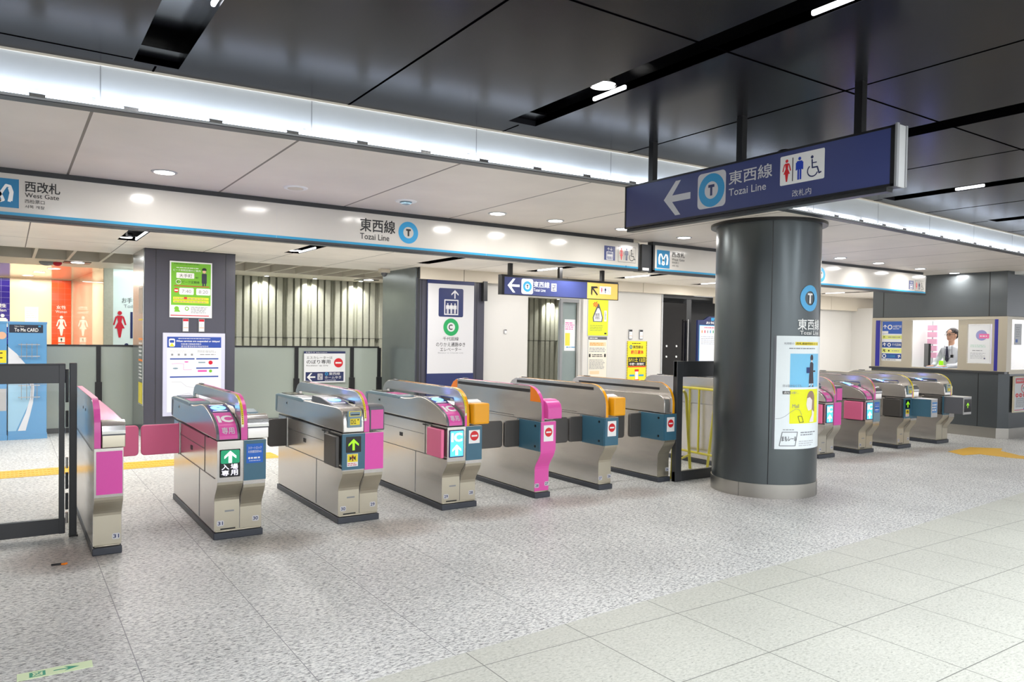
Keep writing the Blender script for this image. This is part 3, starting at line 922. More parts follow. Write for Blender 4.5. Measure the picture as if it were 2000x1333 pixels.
def draw2(p):
    p.rect(6.474, 2.364, 6.69, 2.578, M['metroblue'], 2); p.heart_m(6.582, 2.472, .17, M['white'], 3)
    p.text('西改札', 6.725, 2.508, 6.947, 2.57, M['ink'], 3, .018)
    p.text('West Gate', 6.725, 2.466, 6.945, 2.496, M['ink'], 3, .006)
    p.text('西检票口', 6.728, 2.430, 6.843, 2.455, M['ink'], 3)
    p.text('서쪽 개찰', 6.728, 2.392, 6.843, 2.415, M['ink'], 3)
    p.text('東西線', 9.2, 2.43, 9.56, 2.555, M['ink'], 3, .02); p.text('Tozai Line', 9.2, 2.365, 9.5, 2.415, M['ink'], 3)
    p.tring(9.74, 2.47, .105, M['skyblue'], 'T', M['ink'], 3, M['signwhite'])
    for x in (8.6, 10.85): p.rect(x-.001, 2.33, x+.001, 2.63, M['lgrey'], 3)
    p.rect(12.1, 2.376, 12.24, 2.517, M['navy'], 2); p.elev(12.17, 2.38, .13, M['navy'], M['signal'], 3)
    p.rect(12.285, 2.358, 12.555, 2.527, M['ink'], 2); p.rect(12.289, 2.362, 12.551, 2.523, M['signwhite'], 3)
    p.woman(12.33, 2.38, .125, M['red'], 4); p.rect(12.372, 2.38, 12.376, 2.51, M['ink'], 4)
    p.man(12.415, 2.38, .125, M['navydeep'], 4); p.chair(12.5, 2.38, .12, M['ink'], 4)
bandsign(-3., 6.185, 'long white overhead West Gate sign with Tozai Line lettering, left of the gap', draw1, False, True)
bandsign(6.41, 12.625, 'white overhead West Gate sign running behind the round column', draw2, True, True)
# ------------------------------------------------------------------ big hanging sign
t = thing('hanging_sign', 'large navy hanging sign with left arrow, Tozai Line and toilet symbols', 'sign', (3.76, 4.155, 0), -math.pi/2)
b = MB()
LN, z0, z1 = 2.02, 2.305, 2.615
b.box(0, .012, z0, LN, .088, z1, M['dgrey'])
for q in ((0, z0, LN, z0+.012), (0, z1-.012, LN, z1), (0, z0, .012, z1), (LN-.02, z0, LN, z1)):
    b.box(q[0], -.004, q[1], q[2], .012, q[3], M['black'])
b.box(LN, .0, z0-.002, LN+.012, .02, z1+.01, M['grey']); b.box(LN, .028, z0-.002, LN+.008, .088, z1+.004, M['lgrey']); b.box(LN-.02, .085, z0, LN+.012, .1, z1+.006, M['grey'])
b.box(.0, .02, z0-.02, LN-.05, .08, z0, M['dgrey'])
b.build('housing', t)
p = Pan(lambda u, v, d: (u, -d, v)); p.rect(.012, z0+.012, LN-.02, z1-.012, M['navy'], 1)
U = lambda y: 4.155-y
p.arrow(U(3.64), 2.46, .122, 180, M['signal'], 2, .36)
p.rrect(U(3.455), 2.353, U(3.222), 2.582, .03, M['signal'], 2)
p.tring(U(3.338), 2.466, .107, M['skyblue2'] if 'skyblue2' in M else M['skyblue'], 'T', M['navydeep'], 3, M['signal'])
p.text('東西線', U(3.198), 2.474, U(2.876), 2.557, M['signal'], 3, .012)
p.text('Tozai Line', U(3.196), 2.405, U(2.917), 2.450, M['signal'], 3, .004)
p.rrect(U(2.82), 2.409, U(2.531), 2.578, .008, M['white'], 2)
p.woman(U(2.775), 2.427, .13, M['red'], 3); p.rect(U(2.735)-.003, 2.425, U(2.735)+.003, 2.56, M['ink'], 3)
p.man(U(2.69), 2.427, .13, mat('pictogram blue', '#1a3fb5', .4), 3); p.chair(U(2.6), 2.43, .12, M['pic'] if 'pic' in M else M['navydeep'], 3)
p.text('改札内', U(2.735), 2.333, U(2.611), 2.372, M['signal'], 3)
p.build('face', t, fixn=False)
for y in (3.93, 3.15, 2.36):
    b = MB(); b.box(U(y)-.022, .03, z1, U(y)+.022, .075, HD, M['black']); b.build('hanger', t)
b = MB(); b.ell((U(2.83), .05, z1), (.05, .04, .02), M['black']); b.build('knob', t)
# ------------------------------------------------------------------ small lit hanging sign
t = thing('hanging_sign', 'small lit navy and yellow hanging sign with arrows behind the gates', 'sign', (6.41, 9.9, 0))
z0, z1, LN = 2.17, 2.455, 2.42
b = MB(); b.box(0, .004, z0, LN, .10, z1+.03, M['black']); b.box(0, -.006, z0, .05, .004, z1, M['black']); b.box(0, -.006, z0-.004, LN, .004, z0+.008, M['dgrey']); b.box(0, -.006, z1-.006, LN, .004, z1+.004, M['dgrey']); b.box(LN-.012, -.006, z0, LN, .004, z1, M['dgrey'])
b.build('housing', t)
M['navylit'] = mat('backlit navy', '#434d86', .3, emit=.06)
M['yellit'] = mat('backlit yellow', '#f5cf6a', .3, emit=.22)
M['whitelit'] = mat('backlit white', '#f4f8ff', .3, emit=.4)
M['cyanlit'] = mat('backlit cyan', '#3fb4e6', .3, emit=.2)
p = Pan(); U = lambda x: x-6.41
p.rect(.05, z0+.008, U(8.135), z1-.006, M['navylit'], 1); p.rect(U(8.135), z0+.008, LN-.012, z1-.006, M['yellit'], 1)
p.arrow(U(6.635), 2.318, .115, 180, M['whitelit'], 2, .32)
p.rrect(U(6.785), 2.195, U(7.012), 2.437, .035, M['whitelit'], 2); p.tring(U(6.9), 2.315, .085, M['cyanlit'], 'T', M['ink'], 3, M['whitelit'])
p.text('東西線', U(7.02), 2.31, U(7.338), 2.405, M['whitelit'], 3, .01); p.text('Tozai Line', U(7.022), 2.245, U(7.26), 2.292, M['whitelit'], 3)
p.escal(U(7.43), 2.26, .13, M['navydeep'], M['signal'], 3)
p.arrow(U(8.29), 2.315, .1, 135, M['dgrey'], 2, .3)
p.rect(U(8.41), 2.265, U(8.66), 2.395, M['whitelit'], 2); p.woman(U(8.455), 2.28, .1, M['red'], 3); p.man(U(8.535), 2.28, .1, M['navydeep'], 3); p.chair(U(8.61), 2.28, .09, M['tgrey'], 3)
p.build('face', t, fixn=False)
for x in (6.6, 7.59, 8.5):
    b = MB(); b.box(U(x)-.03, .02, z1+.03, U(x)+.03, .08, HC, M['black']); b.build('hanger', t)
# ------------------------------------------------------------------ elevator sign on the pillar
t = thing('elevator_sign', 'tall white sign with elevator symbol and green C ring on the grey pillar', 'sign', (5.78, 11.54, 0))
U = lambda x: x-5.78
b = MB(); b.box(U(5.955), -.02, .45, U(6.885), .01, 2.48, M['navydeep']); b.build('back_panel', t, bevel=.004)
p = Pan(lambda u, v, d: (u, -.02-d, v)); p.rect(U(5.962), .855, U(6.878), 2.405, M['signal'], 1)
p.rrect(U(6.17), 1.838, U(6.66), 2.335, .03, M['navydeep'], 2)
p.arrow(U(6.49), 2.235, .075, 90, M['signal'], 3, .3)
p.rect(U(6.28), 1.872, U(6.56), 2.14, M['signal'], 3); p.rect(U(6.30), 1.892, U(6.54), 2.12, M['navydeep'], 4)
for k in (-1, 0, 1): p.man(U(6.42)+k*.072, 1.897, .18, M['signal'], 5)
p.tring(U(6.42), 1.66, .152, M['signgreen'], 'C', M['ink'], 3, M['signal'])
p.text('千代田線', U(6.26), 1.425, U(6.575), 1.49, M['ink'], 3); p.text('のりかえ通路ゆき', U(6.13), 1.32, U(6.71), 1.395, M['ink'], 3)
p.text('エレベーター', U(6.21), 1.24, U(6.63), 1.305, M['ink'], 3); p.text('Elevator to Chiyoda Line', U(6.17), 1.195, U(6.67), 1.222, M['tgrey'], 3)
p.build('face', t, fixn=False)
# ------------------------------------------------------------------ posters and notices
def poster(name, label, x0, x1, z0, z1, y, draw, frame=None, cat='poster', th=.008, fw=.0, base=None, group=None):
    t = thing(name, label, cat, (x0, y, z0), group=group)
    if frame:
        b = MB(); b.box(-fw, -th, -fw, x1-x0+fw, 0, z1-z0+fw, frame); b.build('frame', t)
    else:
        b = MB(); b.box(0, -th, 0, x1-x0, 0, z1-z0, M['paper']); b.build('backing', t)
    p = Pan(lambda u, v, d: (u, -th-d, v)); p.rect(0, 0, x1-x0, z1-z0, base or M['paper'], 1)
    draw(p, x1-x0, z1-z0)
    p.build('sheet', t, fixn=False)
    return t
def d_green(p, w, h):
    p.rect(.03*w, .22*h, .97*w, .975*h, M['green'], 2)
    p.lines(.1*w, .945*h, .75*w, .965*h, 1, M['ink'], 3); p.text('ピーク期間定期のご案内', .08*w, .825*h, .72*w, .862*h, M['white'], 3)
    p.lines(.15*w, .875*h, .7*w, .90*h, 1, M['white'], 3)
    p.rrect(.15*w, .70*h, .57*w, .80*h, .01, M['white'], 3); p.text('大手町', .22*w, .715*h, .52*w, .78*h, M['ink'], 4); p.text('駅', .6*w, .705*h, .67*w, .735*h, M['ink'], 4)
    p.ring(.2*w, .635*h, .05*w, .062*w, M['white'], 3); p.text('オフピーク定期券', .14*w, .61*h, .7*w, .66*h, M['ink'], 4)
    p.rect(.1*w, .555*h, .93*w, .572*h, mat('brick red', '#b5482e'), 3)
    p.disc(.15*w, .482*h, .055*w, M['red'], 3); p.rect(.11*w, .47*h, .19*w, .495*h, M['white'], 4)
    for a, s_ in ((.22, '7:40'), (.62, '8:20')):
        p.rrect(a*w, .41*h, (a+.34)*w, .53*h, .015, M['white'], 3); p.text(s_, (a+.06)*w, .44*h, (a+.28)*w, .50*h, M['tgrey'], 4)
    for q in (.335, .28): p.rect(.08*w, (q-.015)*h, .92*w, (q+.03)*h, M['yellow'], 3); p.lines(.1*w, (q-.01)*h, .9*w, (q+.02)*h, 1, M['tgrey'], 4)
    p.rect(.33*w, .33*h, .4*w, .365*h, M['red'], 5)
    # station employee drawing
    u = .81*w; k = mat('uniform navy', '#2c3140')
    p.rrect(u-.06*w, .62*h, u+.06*w, .80*h, .01, k, 4); p.rect(u-.045*w, .6*h, u-.008, .64*h, k, 4); p.rect(u+.008, .58*h, u+.045*w, .64*h, k, 4); p.rect(u-.045*w, .575*h, u-.004, .64*h, k, 4)
    p.disc(u, .835*h, .04*w, mat('drawn skin', '#e6b99a'), 4); p.rect(u-.055*w, .855*h, u+.055*w, .885*h, M['ink'], 5); p.disc(u, .885*h, .045*w, M['ink'], 5, ry=.018*h)
    p.disc(.16*w, .16*h, .055*w, M['green'], 3); p.pts([(.1*w, .1*h), (.25*w, .1*h), (.16*w, .2*h)], M['green'], 3); p.ring(.4*w, .16*h, .03*w, .05*w, M['green'], 3)
    p.lines(.5*w, .08*h, .95*w, .2*h, 5, M['tgrey'], 3); p.rect(.02*w, .03*h, .93*w, .045*h, M['crimson'], 3)
poster('wall_poster', 'green poster with station employee drawing and 7:40 8:20 times on the dark pillar', 1.902, 2.47, 1.711, 2.512, 11.6, d_green, M['white'], th=.015)
def d_serv(p, w, h):
    b_ = mat('notice blue', '#27489e')
    p.rect(0, .855*h, w, h, b_, 2)
    p.text('When services are suspended or delayed', .16*w, .925*h, .97*w, .955*h, M['white'], 3, .02)
    p.lines(.2*w, .97*h, .8*w, .985*h, 1, M['white'], 3)
    p.text('列車運行情報提供案内', .25*w, .893*h, .62*w, .914*h, M['white'], 3); p.text('열차운행정보및우회승차안내', .25*w, .863*h, .75*w, .884*h, M['white'], 3)
    p.rrect(.03*w, .868*h, .14*w, .975*h, .02, M['white'], 3); p.rrect(.045*w, .92*h, .125*w, .955*h, .01, b_, 4); p.pts([(.04*w, .872*h), (.13*w, .872*h), (.085*w, .92*h)], M['yellow'], 4)
    for k in range(4): p.rect((.07+.12*k)*w, .75*h, (.11+.12*k)*w, .775*h, M['tgrey'], 3)
    p.lines(.05*w, .79*h, .48*w, .82*h, 2, M['tgrey2'], 3); p.lines(.55*w, .79*h, .95*w, .82*h, 2, M['tgrey'], 3); p.lines(.6*w, .75*h, .9*w, .775*h, 1, M['tgrey'], 3)
    for q in ((.05, .50, .5, .715), (.53, .6, .95, .715), (.53, .50, .95, .59), (.05, .05, .95, .475)):
        p.rect(q[0]*w, q[1]*h, q[2]*w, q[3]*h, mat('pale lilac', '#e6e8f6'), 2); p.rect(q[0]*w, (q[3]-.018)*h, q[2]*w, q[3]*h, b_, 3)
    p.stroke([(.08*w, .64*h), (.2*w, .645*h), (.3*w, .64*h), (.3*w, .56*h), (.45*w, .56*h)], .004, M['pink'], 4); p.disc(.35*w, .665*h, .04*w, M['pink'], 4, ry=.008*h); p.disc(.15*w, .58*h, .05*w, M['tealgrey'], 4, ry=.01*h)
    p.disc(.8*w, .655*h, .04*w, M['crimson'], 4); p.rect(.57*w, .65*h, .7*w, .665*h, M['tealgrey'], 4)
    p.rect(.56*w, .53*h, .73*w, .555*h, M['pink'], 4); p.disc(.8*w, .54*h, .03*w, M['green'], 4)
    p.stroke([(.08*w, .4*h), (.25*w, .4*h), (.35*w, .34*h), (.6*w, .3*h), (.9*w, .34*h)], .006, M['tgrey2'], 4)
    p.stroke([(.1*w, .2*h), (.4*w, .25*h), (.6*w, .14*h), (.9*w, .2*h)], .006, M['tgrey2'], 4)
poster('service_notice', 'tall blue and white service disruption notice in a clear frame on the dark pillar', 1.87, 2.60, .36, 1.435, 11.6, d_serv, mat('clear lilac frame', '#c9cbe2', .2), th=.03, fw=.055)
def holder(x, z0, z1, y, label, group, w=.085, face=None):
    t = thing('card_holder', label, 'card holder', (x-w/2, y, z0), group=group)
    b = MB(); b.box(0, -.02, 0, w, 0, z1-z0, M['grey']); b.build('case', t, bevel=.004)
    p = Pan(lambda u, v, d: (u, -.02-d, v)); h = z1-z0
    p.rect(.1*w, .06*h, .9*w, .95*h, M['paper'], 1); p.rect(.1*w, .78*h, .9*w, .95*h, face or M['crimson'], 2); p.rect(.15*w, .3*h, .85*w, .34*h, M['orange'], 2); p.lines(.2*w, .4*h, .8*w, .7*h, 3, M['tgrey2'], 2)
    p.build('card', t, fixn=False)
G = 'small steel card holders under the green poster'
holder(2.115, 1.506, 1.70, 11.6, 'small steel card holder under the green poster, left of the pair', G)
holder(2.33, 1.506, 1.70, 11.6, 'small steel card holder under the green poster, right of the pair', G)
G = 'small steel card holders above the yellow notice'
holder(10.75, 1.50, 1.70, 11.66, 'small steel card holder above the yellow notice, left of the pair', G, .1, M['ink'])
holder(11.05, 1.50, 1.70, 11.66, 'small steel card holder above the yellow notice, right of the pair', G, .1, M['ink'])
holder(7.64, 1.565, 1.64, 11.66, 'single small card holder on the white wall beside the elevator sign', None, .06, M['ink'])
holder(19.29, 1.49, 1.70, 11.0, 'card holder on the white wall left of the booth', None, .12, M['ink'])
t = thing('side_notice', 'tall narrow notice strip with yellow foot on the left side of the dark pillar', 'notice', (1.568, 12.02, .46), -math.pi/2)
b = MB(); b.box(0, -.006, 0, .42, 0, 1.68, M['lgrey']); b.build('backing', t)
p = Pan(lambda u, v, d: (u, -.006-d, v)); p.rect(.01, .01, .41, 1.67, M['pillarside'], 1); p.rect(.02, .02, .40, .32, M['yellow'], 2); p.rect(.02, .62, .40, .65, M['orange'], 2); p.rect(.02, .92, .40, .95, M['orange'], 2); p.rect(.02, 1.2, .4, 1.22, M['yellow'], 2)
p.lines(.05, .36, .38, .6, 5, M['white'], 2); p.lines(.05, .68, .38, .9, 4, M['white'], 2); p.rect(.02, 1.3, .40, 1.66, mat('pale beige print', '#b3a79a'), 2); p.build('sheet', t, fixn=False)
def d_info(p, w, h):
    p.rect(0, .93*h, w, h, M['navydeep'], 2); p.text('お知らせ Information', .04*w, .945*h, .55*w, .985*h, M['white'], 3)
    p.text('エスカレーターは', .06*w, .76*h, .68*w, .84*h, M['ink'], 3); p.text('のぼり専用', .06*w, .60*h, .63*w, .73*h, M['ink'], 3, .01); p.text('Escalator up only', .06*w, .515*h, .58*w, .57*h, M['ink'], 3)
    p.noentry(.83*w, .63*h, .11*w, 3)
    p.rect(.04*w, .04*h, .96*w, .34*h, M['navydeep'], 2); p.arrow(.17*w, .18*h, .1*w, 180, M['white'], 3, .36)
    p.escal(.385*w, .09*h, .2*h, M['navydeep'], M['signal'], 3); p.ring(.54*w, .275*h, .02*w, .038*w, M['skyblue'], 3)
    p.text('東西線', .6*w, .235*h, .87*w, .325*h, M['white'], 3); p.text('ホームゆき', .5*w, .12*h, .9*w, .205*h, M['white'], 3); p.lines(.5*w, .055*h, .8*w, .09*h, 1, M['white'], 3)
poster('information_notice', 'escalator up only notice with red no-entry disc on the frosted glass screen', 4.222, 4.965, .66, 1.205, 12.735, d_info, M['navydeep'])
def d_yel(p, w, h):
    p.text('目', .40*w, .93*h, .46*w, .95*h, M['ink'], 3)
    st = mat('kettle outline', '#4d4d55')
    p.pts([(.25*w, .38*h), (.22*w, .5*h), (.32*w, .66*h), (.42*w, .8*h), (.52*w, .9*h), (.58*w, .8*h), (.66*w, .66*h), (.74*w, .5*h), (.7*w, .38*h)], st, 2)
    p.pts([(.29*w, .40*h), (.27*w, .5*h), (.38*w, .66*h), (.46*w, .76*h), (.54*w, .76*h), (.62*w, .66*h), (.69*w, .5*h), (.66*w, .40*h)], M['signal'], 3)
    for k in range(7):
        a = k*math.pi*2/7; p.pts([(.36*w, .86*h), (.36*w+.13*w*math.cos(a), .86*h+.075*h*math.sin(a)), (.36*w+.13*w*math.cos(a+.5), .86*h+.075*h*math.sin(a+.5))], M['red'], 4)
    p.lines(.35*w, .45*h, .6*w, .62*h, 5, M['ink'], 4); p.rect(.8*w, .4*h, .92*w, .7*h, M['paper'], 3); p.lines(.82*w, .45*h, .9*w, .68*h, 6, M['ink'], 4, rag=.5)
    p.lines(.1*w, .12*h, .85*w, .3*h, 4, st, 3, fill=.2); p.rect(.82*w, .04*h, .93*w, .08*h, M['ink'], 3)
poster('wall_poster', 'lime yellow poster with a bag-like drawing beside the glass door', 9.56, 10.08, 1.56, 2.28, 11.6, d_yel, M['lgrey'], base=mat('lime yellow paper', '#cdd92a'), fw=.01)
def d_not(p, w, h):
    p.rect(0, .93*h, w, h, M['slate'], 2); p.lines(.05*w, .945*h, .6*w, .985*h, 1, M['white'], 3)
    p.rect(.05*w, .77*h, .95*w, .87*h, mat('peach block', '#e8c9a4'), 2); p.lines(.08*w, .78*h, .9*w, .86*h, 2, M['orange'], 3)
    p.lines(.05*w, .62*h, .95*w, .74*h, 3, M['tgrey'], 3); p.rect(.03*w, .5*h, .12*w, .58*h, M['ink'], 3); p.rect(.86*w, .5*h, .95*w, .58*h, M['ink'], 3); p.lines(.2*w, .5*h, .8*w, .58*h, 2, M['ink'], 3)
    p.lines(.05*w, .2*h, .9*w, .45*h, 7, M['tgrey'], 3); p.rect(.1*w, .08*h, .6*w, .16*h, mat('peach block', '#e8c9a4'), 2)
poster('information_notice', 'pale notice sheet with small print under the lime yellow poster', 9.58, 10.06, .72, 1.535, 11.6, d_not, M['lgrey'], base=mat('ivory paper', '#e2dccd'), fw=.01)
def d_warn(p, w, h):
    p.lines(.25*w, .93*h, .75*w, .965*h, 1, M['ink'], 3)
    p.text('東西線は', .3*w, .83*h, .8*w, .9*h, M['ink'], 3, .02); p.ring(.2*w, .865*h, .03*w, .07*w, M['metroblue'], 3); p.text('終日運休', .2*w, .70*h, .82*w, .79*h, M['red'], 3, .03)
    p.rect(.07*w, .43*h, .95*w, .63*h, M['ink'], 2); p.text('5/11土 12日', .1*w, .52*h, .9*w, .615*h, M['yellow'], 3, .03); p.text('中野〜東陽町', .14*w, .445*h, .86*w, .50*h, M['white'], 3, .02); p.rect(.07*w, .40*h, .95*w, .425*h, M['red'], 3)
    p.rect(.43*w, .1*h, .57*w, .34*h, M['white'], 3); p.rect(.4*w, .3*h, .6*w, .35*h, M['red'], 4); p.rect(.38*w, .08*h, .62*w, .12*h, M['red'], 4)
    p.rect(.15*w, .19*h, .4*w, .23*h, M['skyblue'], 3); p.rect(.6*w, .19*h, .85*w, .23*h, M['skyblue'], 3); p.lines(.2*w, .03*h, .8*w, .06*h, 1, M['ink'], 3)
    n = 26
    for k in range(n):
        v = (k+.2)/n*h
        for u in (.0, .955): p.rect(u*w, v, (u+.045)*w, v+h/n*.5, M['ink'], 2)
poster('warning_notice', 'bright yellow line closure notice with red and black lettering on the white wall', 10.655, 11.225, .55, 1.458, 11.655, d_warn, base=M['yellow'])
def d_board(p, w, h):
    p.lines(.15*w, .95*h, .85*w, .97*h, 1, M['red'], 3)
    for k in range(8): p.stroke([((.1+.1*k)*w, .9*h), ((.1+.1*k)*w, .84*h)], .02, [M['orange'], M['red'], M['tgrey'], M['skyblue'], M['signgreen'], M['pink'], M['tgrey'], M['orange']][k], 3)
    p.lines(.08*w, .6*h, .95*w, .78*h, 5, M['tgrey'], 3, fill=.2)
# notice board on legs behind the doorway
t = thing('notice_board', 'navy framed notice board with peaked top in the dark doorway', 'notice board', (12.6, 11.5, 0))
b = MB(); b.prism([(0, .9), (0, 1.94), (.2, 1.95), (.36, 2.03), (.62, 2.03), (.78, 1.95), (1.0, 1.94), (1.0, .9)], 'y', 0, .05, M['navydeep']); b.build('frame', t, bevel=.005)
p = Pan(); p.rect(.06, .95, .94, 1.82, mat('board pale', '#dfe6f6'), 1); p.rect(.04, 1.82, .96, 1.835, M['skyblue'], 2); p.rect(.04, .94, .06, 1.82, M['skyblue'], 2)
p.text('お知らせ', .26, 1.86, .86, 1.915, M['white'], 3, .02); p.rect(.42, 1.935, .6, 2.0, M['skyblue'], 2); p.rect(.51, 1.94, .59, 1.965, M['navydeep'], 3)
d_board(Pan, 1, 1) if False else None
p.lines(.2, 1.76, .85, 1.80, 1, M['red'], 3)
for k in range(9): p.rect(.12+.09*k, 1.66, .15+.09*k, 1.72, [M['orange'], M['red'], M['tgrey'], M['skyblue'], M['signgreen'], M['tealgrey'], M['tgrey'], M['orange'], M['grey']][k], 3)
p.lines(.1, 1.4, .9, 1.6, 5, M['tgrey'], 3, fill=.22)
p.build('sheet', t, fixn=False)
for x in (.06, .9):
    b = MB(); b.box(x, .0, 0, x+.04, .05, .9, M['dgrey2']); b.box(x, -.2, 0, x+.04, .25, .03, M['dgrey2']); b.build('leg', t)
b = MB()
for x, z in ((11.85, 1.36), (11.85, 1.13), (12.15, 1.36), (12.15, 1.13)): b.cyl((x, 11.69, z), (x, 11.7, z), .022, M['white'], n=12)
b2 = MB(); b2.box(11.72, 11.7, 0, 12.45, 11.74, 2.3, M['screenblack'])
t = thing('dark_door', 'glossy black door leaf with four small bright studs beside the notice board', 'door', (0, 0, 0)); b2.build('leaf', t); b.build('studs', t)
b = MB(); b.cyl((12.42, 11.62, .9), (12.42, 11.62, 1.95), .018, M['chrome'], n=12); b.cyl((12.42, 11.62, 1.9), (12.42, 11.7, 1.9), .01, M['chrome'], n=8); b.cyl((12.42, 11.62, .95), (12.42, 11.7, .95), .01, M['chrome'], n=8); b.build('handle', t)
# glass door beside the lime poster
t = thing('glass_door', 'grey framed glass door with a poster behind, left of the lime yellow poster', 'door', (8.93, 11.66, 0))
b = MB(); b.box(0, 0, 0, .05, .05, 2.27, M['grey']); b.box(.46, 0, 0, .51, .05, 2.27, M['offwhite']); b.box(.05, 0, 2.2, .46, .05, 2.27, M['grey']); b.build('frame', t)
b = MB(); b.box(.05, .02, .03, .46, .03, 2.2, M['glass']); b.build('pane', t)
b = MB(); b.box(0.05, .10, 0, .46, .14, 2.2, mat('dim grey green wall', '#8f9c9b', .5)); b.build('backing', t)
p = Pan(lambda u, v, d: (u, .098-d, v)); p.rect(.17, 1.25, .44, 1.87, M['paper'], 1); p.rect(.19, 1.35, .31, 1.6, M['yellow'], 2); p.lines(.19, 1.66, .42, 1.82, 4, M['pink'], 2); p.lines(.22, 1.3, .48, 1.34, 1, M['skyblue'], 2); p.build('sheet', t, fixn=False)
# ------------------------------------------------------------------ frosted glass screens
def screen(xs, label, x_end_post=False):
    t = thing('glass_screen', label, 'partition', (xs[0], 12.77, 0), group='frosted glass screens with black rails')
    L_ = xs[-1]-xs[0]
    b = MB(); b.box(0, -.02, 1.27, L_, .04, 1.295, M['black']); b.build('top_rail', t)
    b = MB(); b.box(0, -.02, 0.0, L_, .04, .075, M['dgrey2']); b.build('sill', t)
    for a, c_ in zip(xs, xs[1:]):
        b = MB(); b.box(a-xs[0]+.03, 0, .075, c_-xs[0]-.03, .015, 1.27, M['frost']); b.build('glass_panel', t)
    for a in xs[1:-1] + ([xs[-1]] if x_end_post else []):
        b = MB(); b.box(a-xs[0]-.03, -.035, 0, a-xs[0]+.03, .045, 1.27, M['black']); b.box(a-xs[0]-.045, -.05, 0, a-xs[0]+.045, .0, .74, M['black']); b.build('post', t)
screen([-2., -.2, 1.12, 2.7], 'frosted glass screen with black rails left of the dark pillar, behind the blue stand')
screen([2.85, 4.10, 5.1, 5.62], 'frosted glass screen with black rails between the two pillars', True)
# ------------------------------------------------------------------ blue card stand
t = thing('promotion_cabinet', 'tall sky blue card promotion cabinet with To Me CARD lettering', 'cabinet', (0, 12.25, 0))
cb = mat('card cabinet blue', '#5f9ed0', .35, noise=.02)
for x0, x1, k in ((-.93, -.015, 0), (-.003, .445, 1)):
    b = MB(); b.box(x0, 0, .03, x1, .45, 1.61, cb); b.build('body', t, bevel=.006)
    b = MB(); b.box(x0-.005, -.01, 1.585, x1+.005, .46, 1.612, cb); b.box(x0, -.008, 0, x1+.006, .46, .07, cb); b.build('plinth', t)
p = Pan()
def arcband(r0, r1, a0, a1, mt, L, cx=-.35, cz=.62):
    pts = []
    n = 24
    for k in range(n+1):
        t_ = math.radians(a0+(a1-a0)*k/n); pts.append((cx+r1*math.cos(t_), cz+r1*math.sin(t_)))
    for k in range(n, -1, -1):
        t_ = math.radians(a0+(a1-a0)*k/n); q = (r0+(r1-r0)*.0); pts.append((cx+q*math.cos(t_), cz+q*math.sin(t_)))
    for k in range(n):
        a, b_, c_, d = pts[k], pts[k+1], pts[2*n-k], pts[2*n+1-k]
        if min(a[0], d[0], b_[0], c_[0]) > .0 or max(a[0], b_[0]) < 0: p.pts([a, b_, c_, d], mt, L)
wh = mat('cabinet white swoosh', '#dfe3ea', .35); lb_ = mat('cabinet pale blue', '#9ecbe6', .35)
p.pts([(.0, .12), (.0, .92), (.09, .9), (.2, .83), (.255, .7), (.24, .5), (.16, .3), (.09, .12)], lb_, 2)
p.pts([(.0, .92), (.0, 1.27), (.1, 1.17), (.2, 1.03), (.28, .86), (.30, .7), (.285, .5), (.25, .33), (.2, .12), (.11, .12), (.2, .36), (.25, .56), (.26, .72), (.22, .84), (.12, .91)], wh, 3)
p.rect(.012, 1.46, .40, 1.57, mat('cabinet label navy', '#232c3f'), 2); p.text('To Me CARD', .07, 1.475, .345, 1.525, M['white'], 3, .015); p.text('Tokyo Metro', .07, 1.537, .18, 1.555, M['white'], 3); p.rect(.345, 1.54, .375, 1.56, M['skyblue'], 3)
p.rect(-.6, 1.05, -.02, 1.22, M['yellow'], 2); p.disc(-.07, 1.42, .05, mat('drawn skin', '#e6b99a'), 2); p.lines(-.5, 1.07, -.04, 1.2, 4, M['ink'], 3)
p.rect(.0, .985, .44, .99, M['grey'], 4); p.rect(.0, .32+.43, .44, .755, M['grey'], 4)
p.rect(-.5, .4, -.02, .7, M['lgrey'], 3)
p.build('graphics', t, fixn=False)
for z in (1.14, .58):
    b = MB()
    for k in range(2): b.tube([(.12, -.01, z+.16*k), (.12, -.05, z+.16*k), (.36, -.05, z+.16*k), (.36, -.01, z+.16*k)], .006, M['lgrey'], 6)
    for k in range(4): b.tube([(.15+.06*k, -.05, z-.03), (.15+.06*k, -.05, z+.18)], .004, M['grey'], 6)
    b.build('wire_rack', t)
# ------------------------------------------------------------------ restroom graphics
tile = mat('orange wall tile', '#f0541c', .12); tb_ = mat('indigo wall tile', '#2a1c86', .12); gr = mat('tile grout', '#e98d6c', .5); gb = mat('pale grout', '#9a94c8', .5)
def tileband(name, label, x0, x1, y, mt, gm, draw, z1=HC-.02):
    t = thing(name, label, 'sign', (x0, y, 0), group='coloured tile bands at the restroom entrance')
    b = MB(); b.box(0, -.01, 0, x1-x0, 0, z1, mt); b.build('tiles', t)
    p = Pan(lambda u, v, d: (u, -.01-d, v))
    n = 3 if x1-x0 < .5 else 6
    for k in range(1, n): p.rect((x1-x0)*k/n-.002, 0, (x1-x0)*k/n+.002, z1, gm, 1)
    z = .13
    while z < z1: p.rect(0, z-.002, x1-x0, z+.002, gm, 1); z += .13
    draw(p, x1-x0); p.build('lettering', t, fixn=False)
def d_w(p, w):
    p.text('女性', .24*w, 1.99, .73*w, 2.07, M['white'], 3, .02); p.text('Women', .2*w, 1.90, .78*w, 1.96, M['white'], 3)
    p.woman(.5*w, 1.38, .46, M['white'], 3)
    p.rrect(.34*w, 1.225, .68*w, 1.345, .01, M['white'], 3); p.rrect(.34*w, 1.07, .68*w, 1.20, .01, M['white'], 3); p.man(.5*w, 1.24, .09, M['ink'], 4); p.man(.46*w, 1.09, .09, M['ink'], 4)
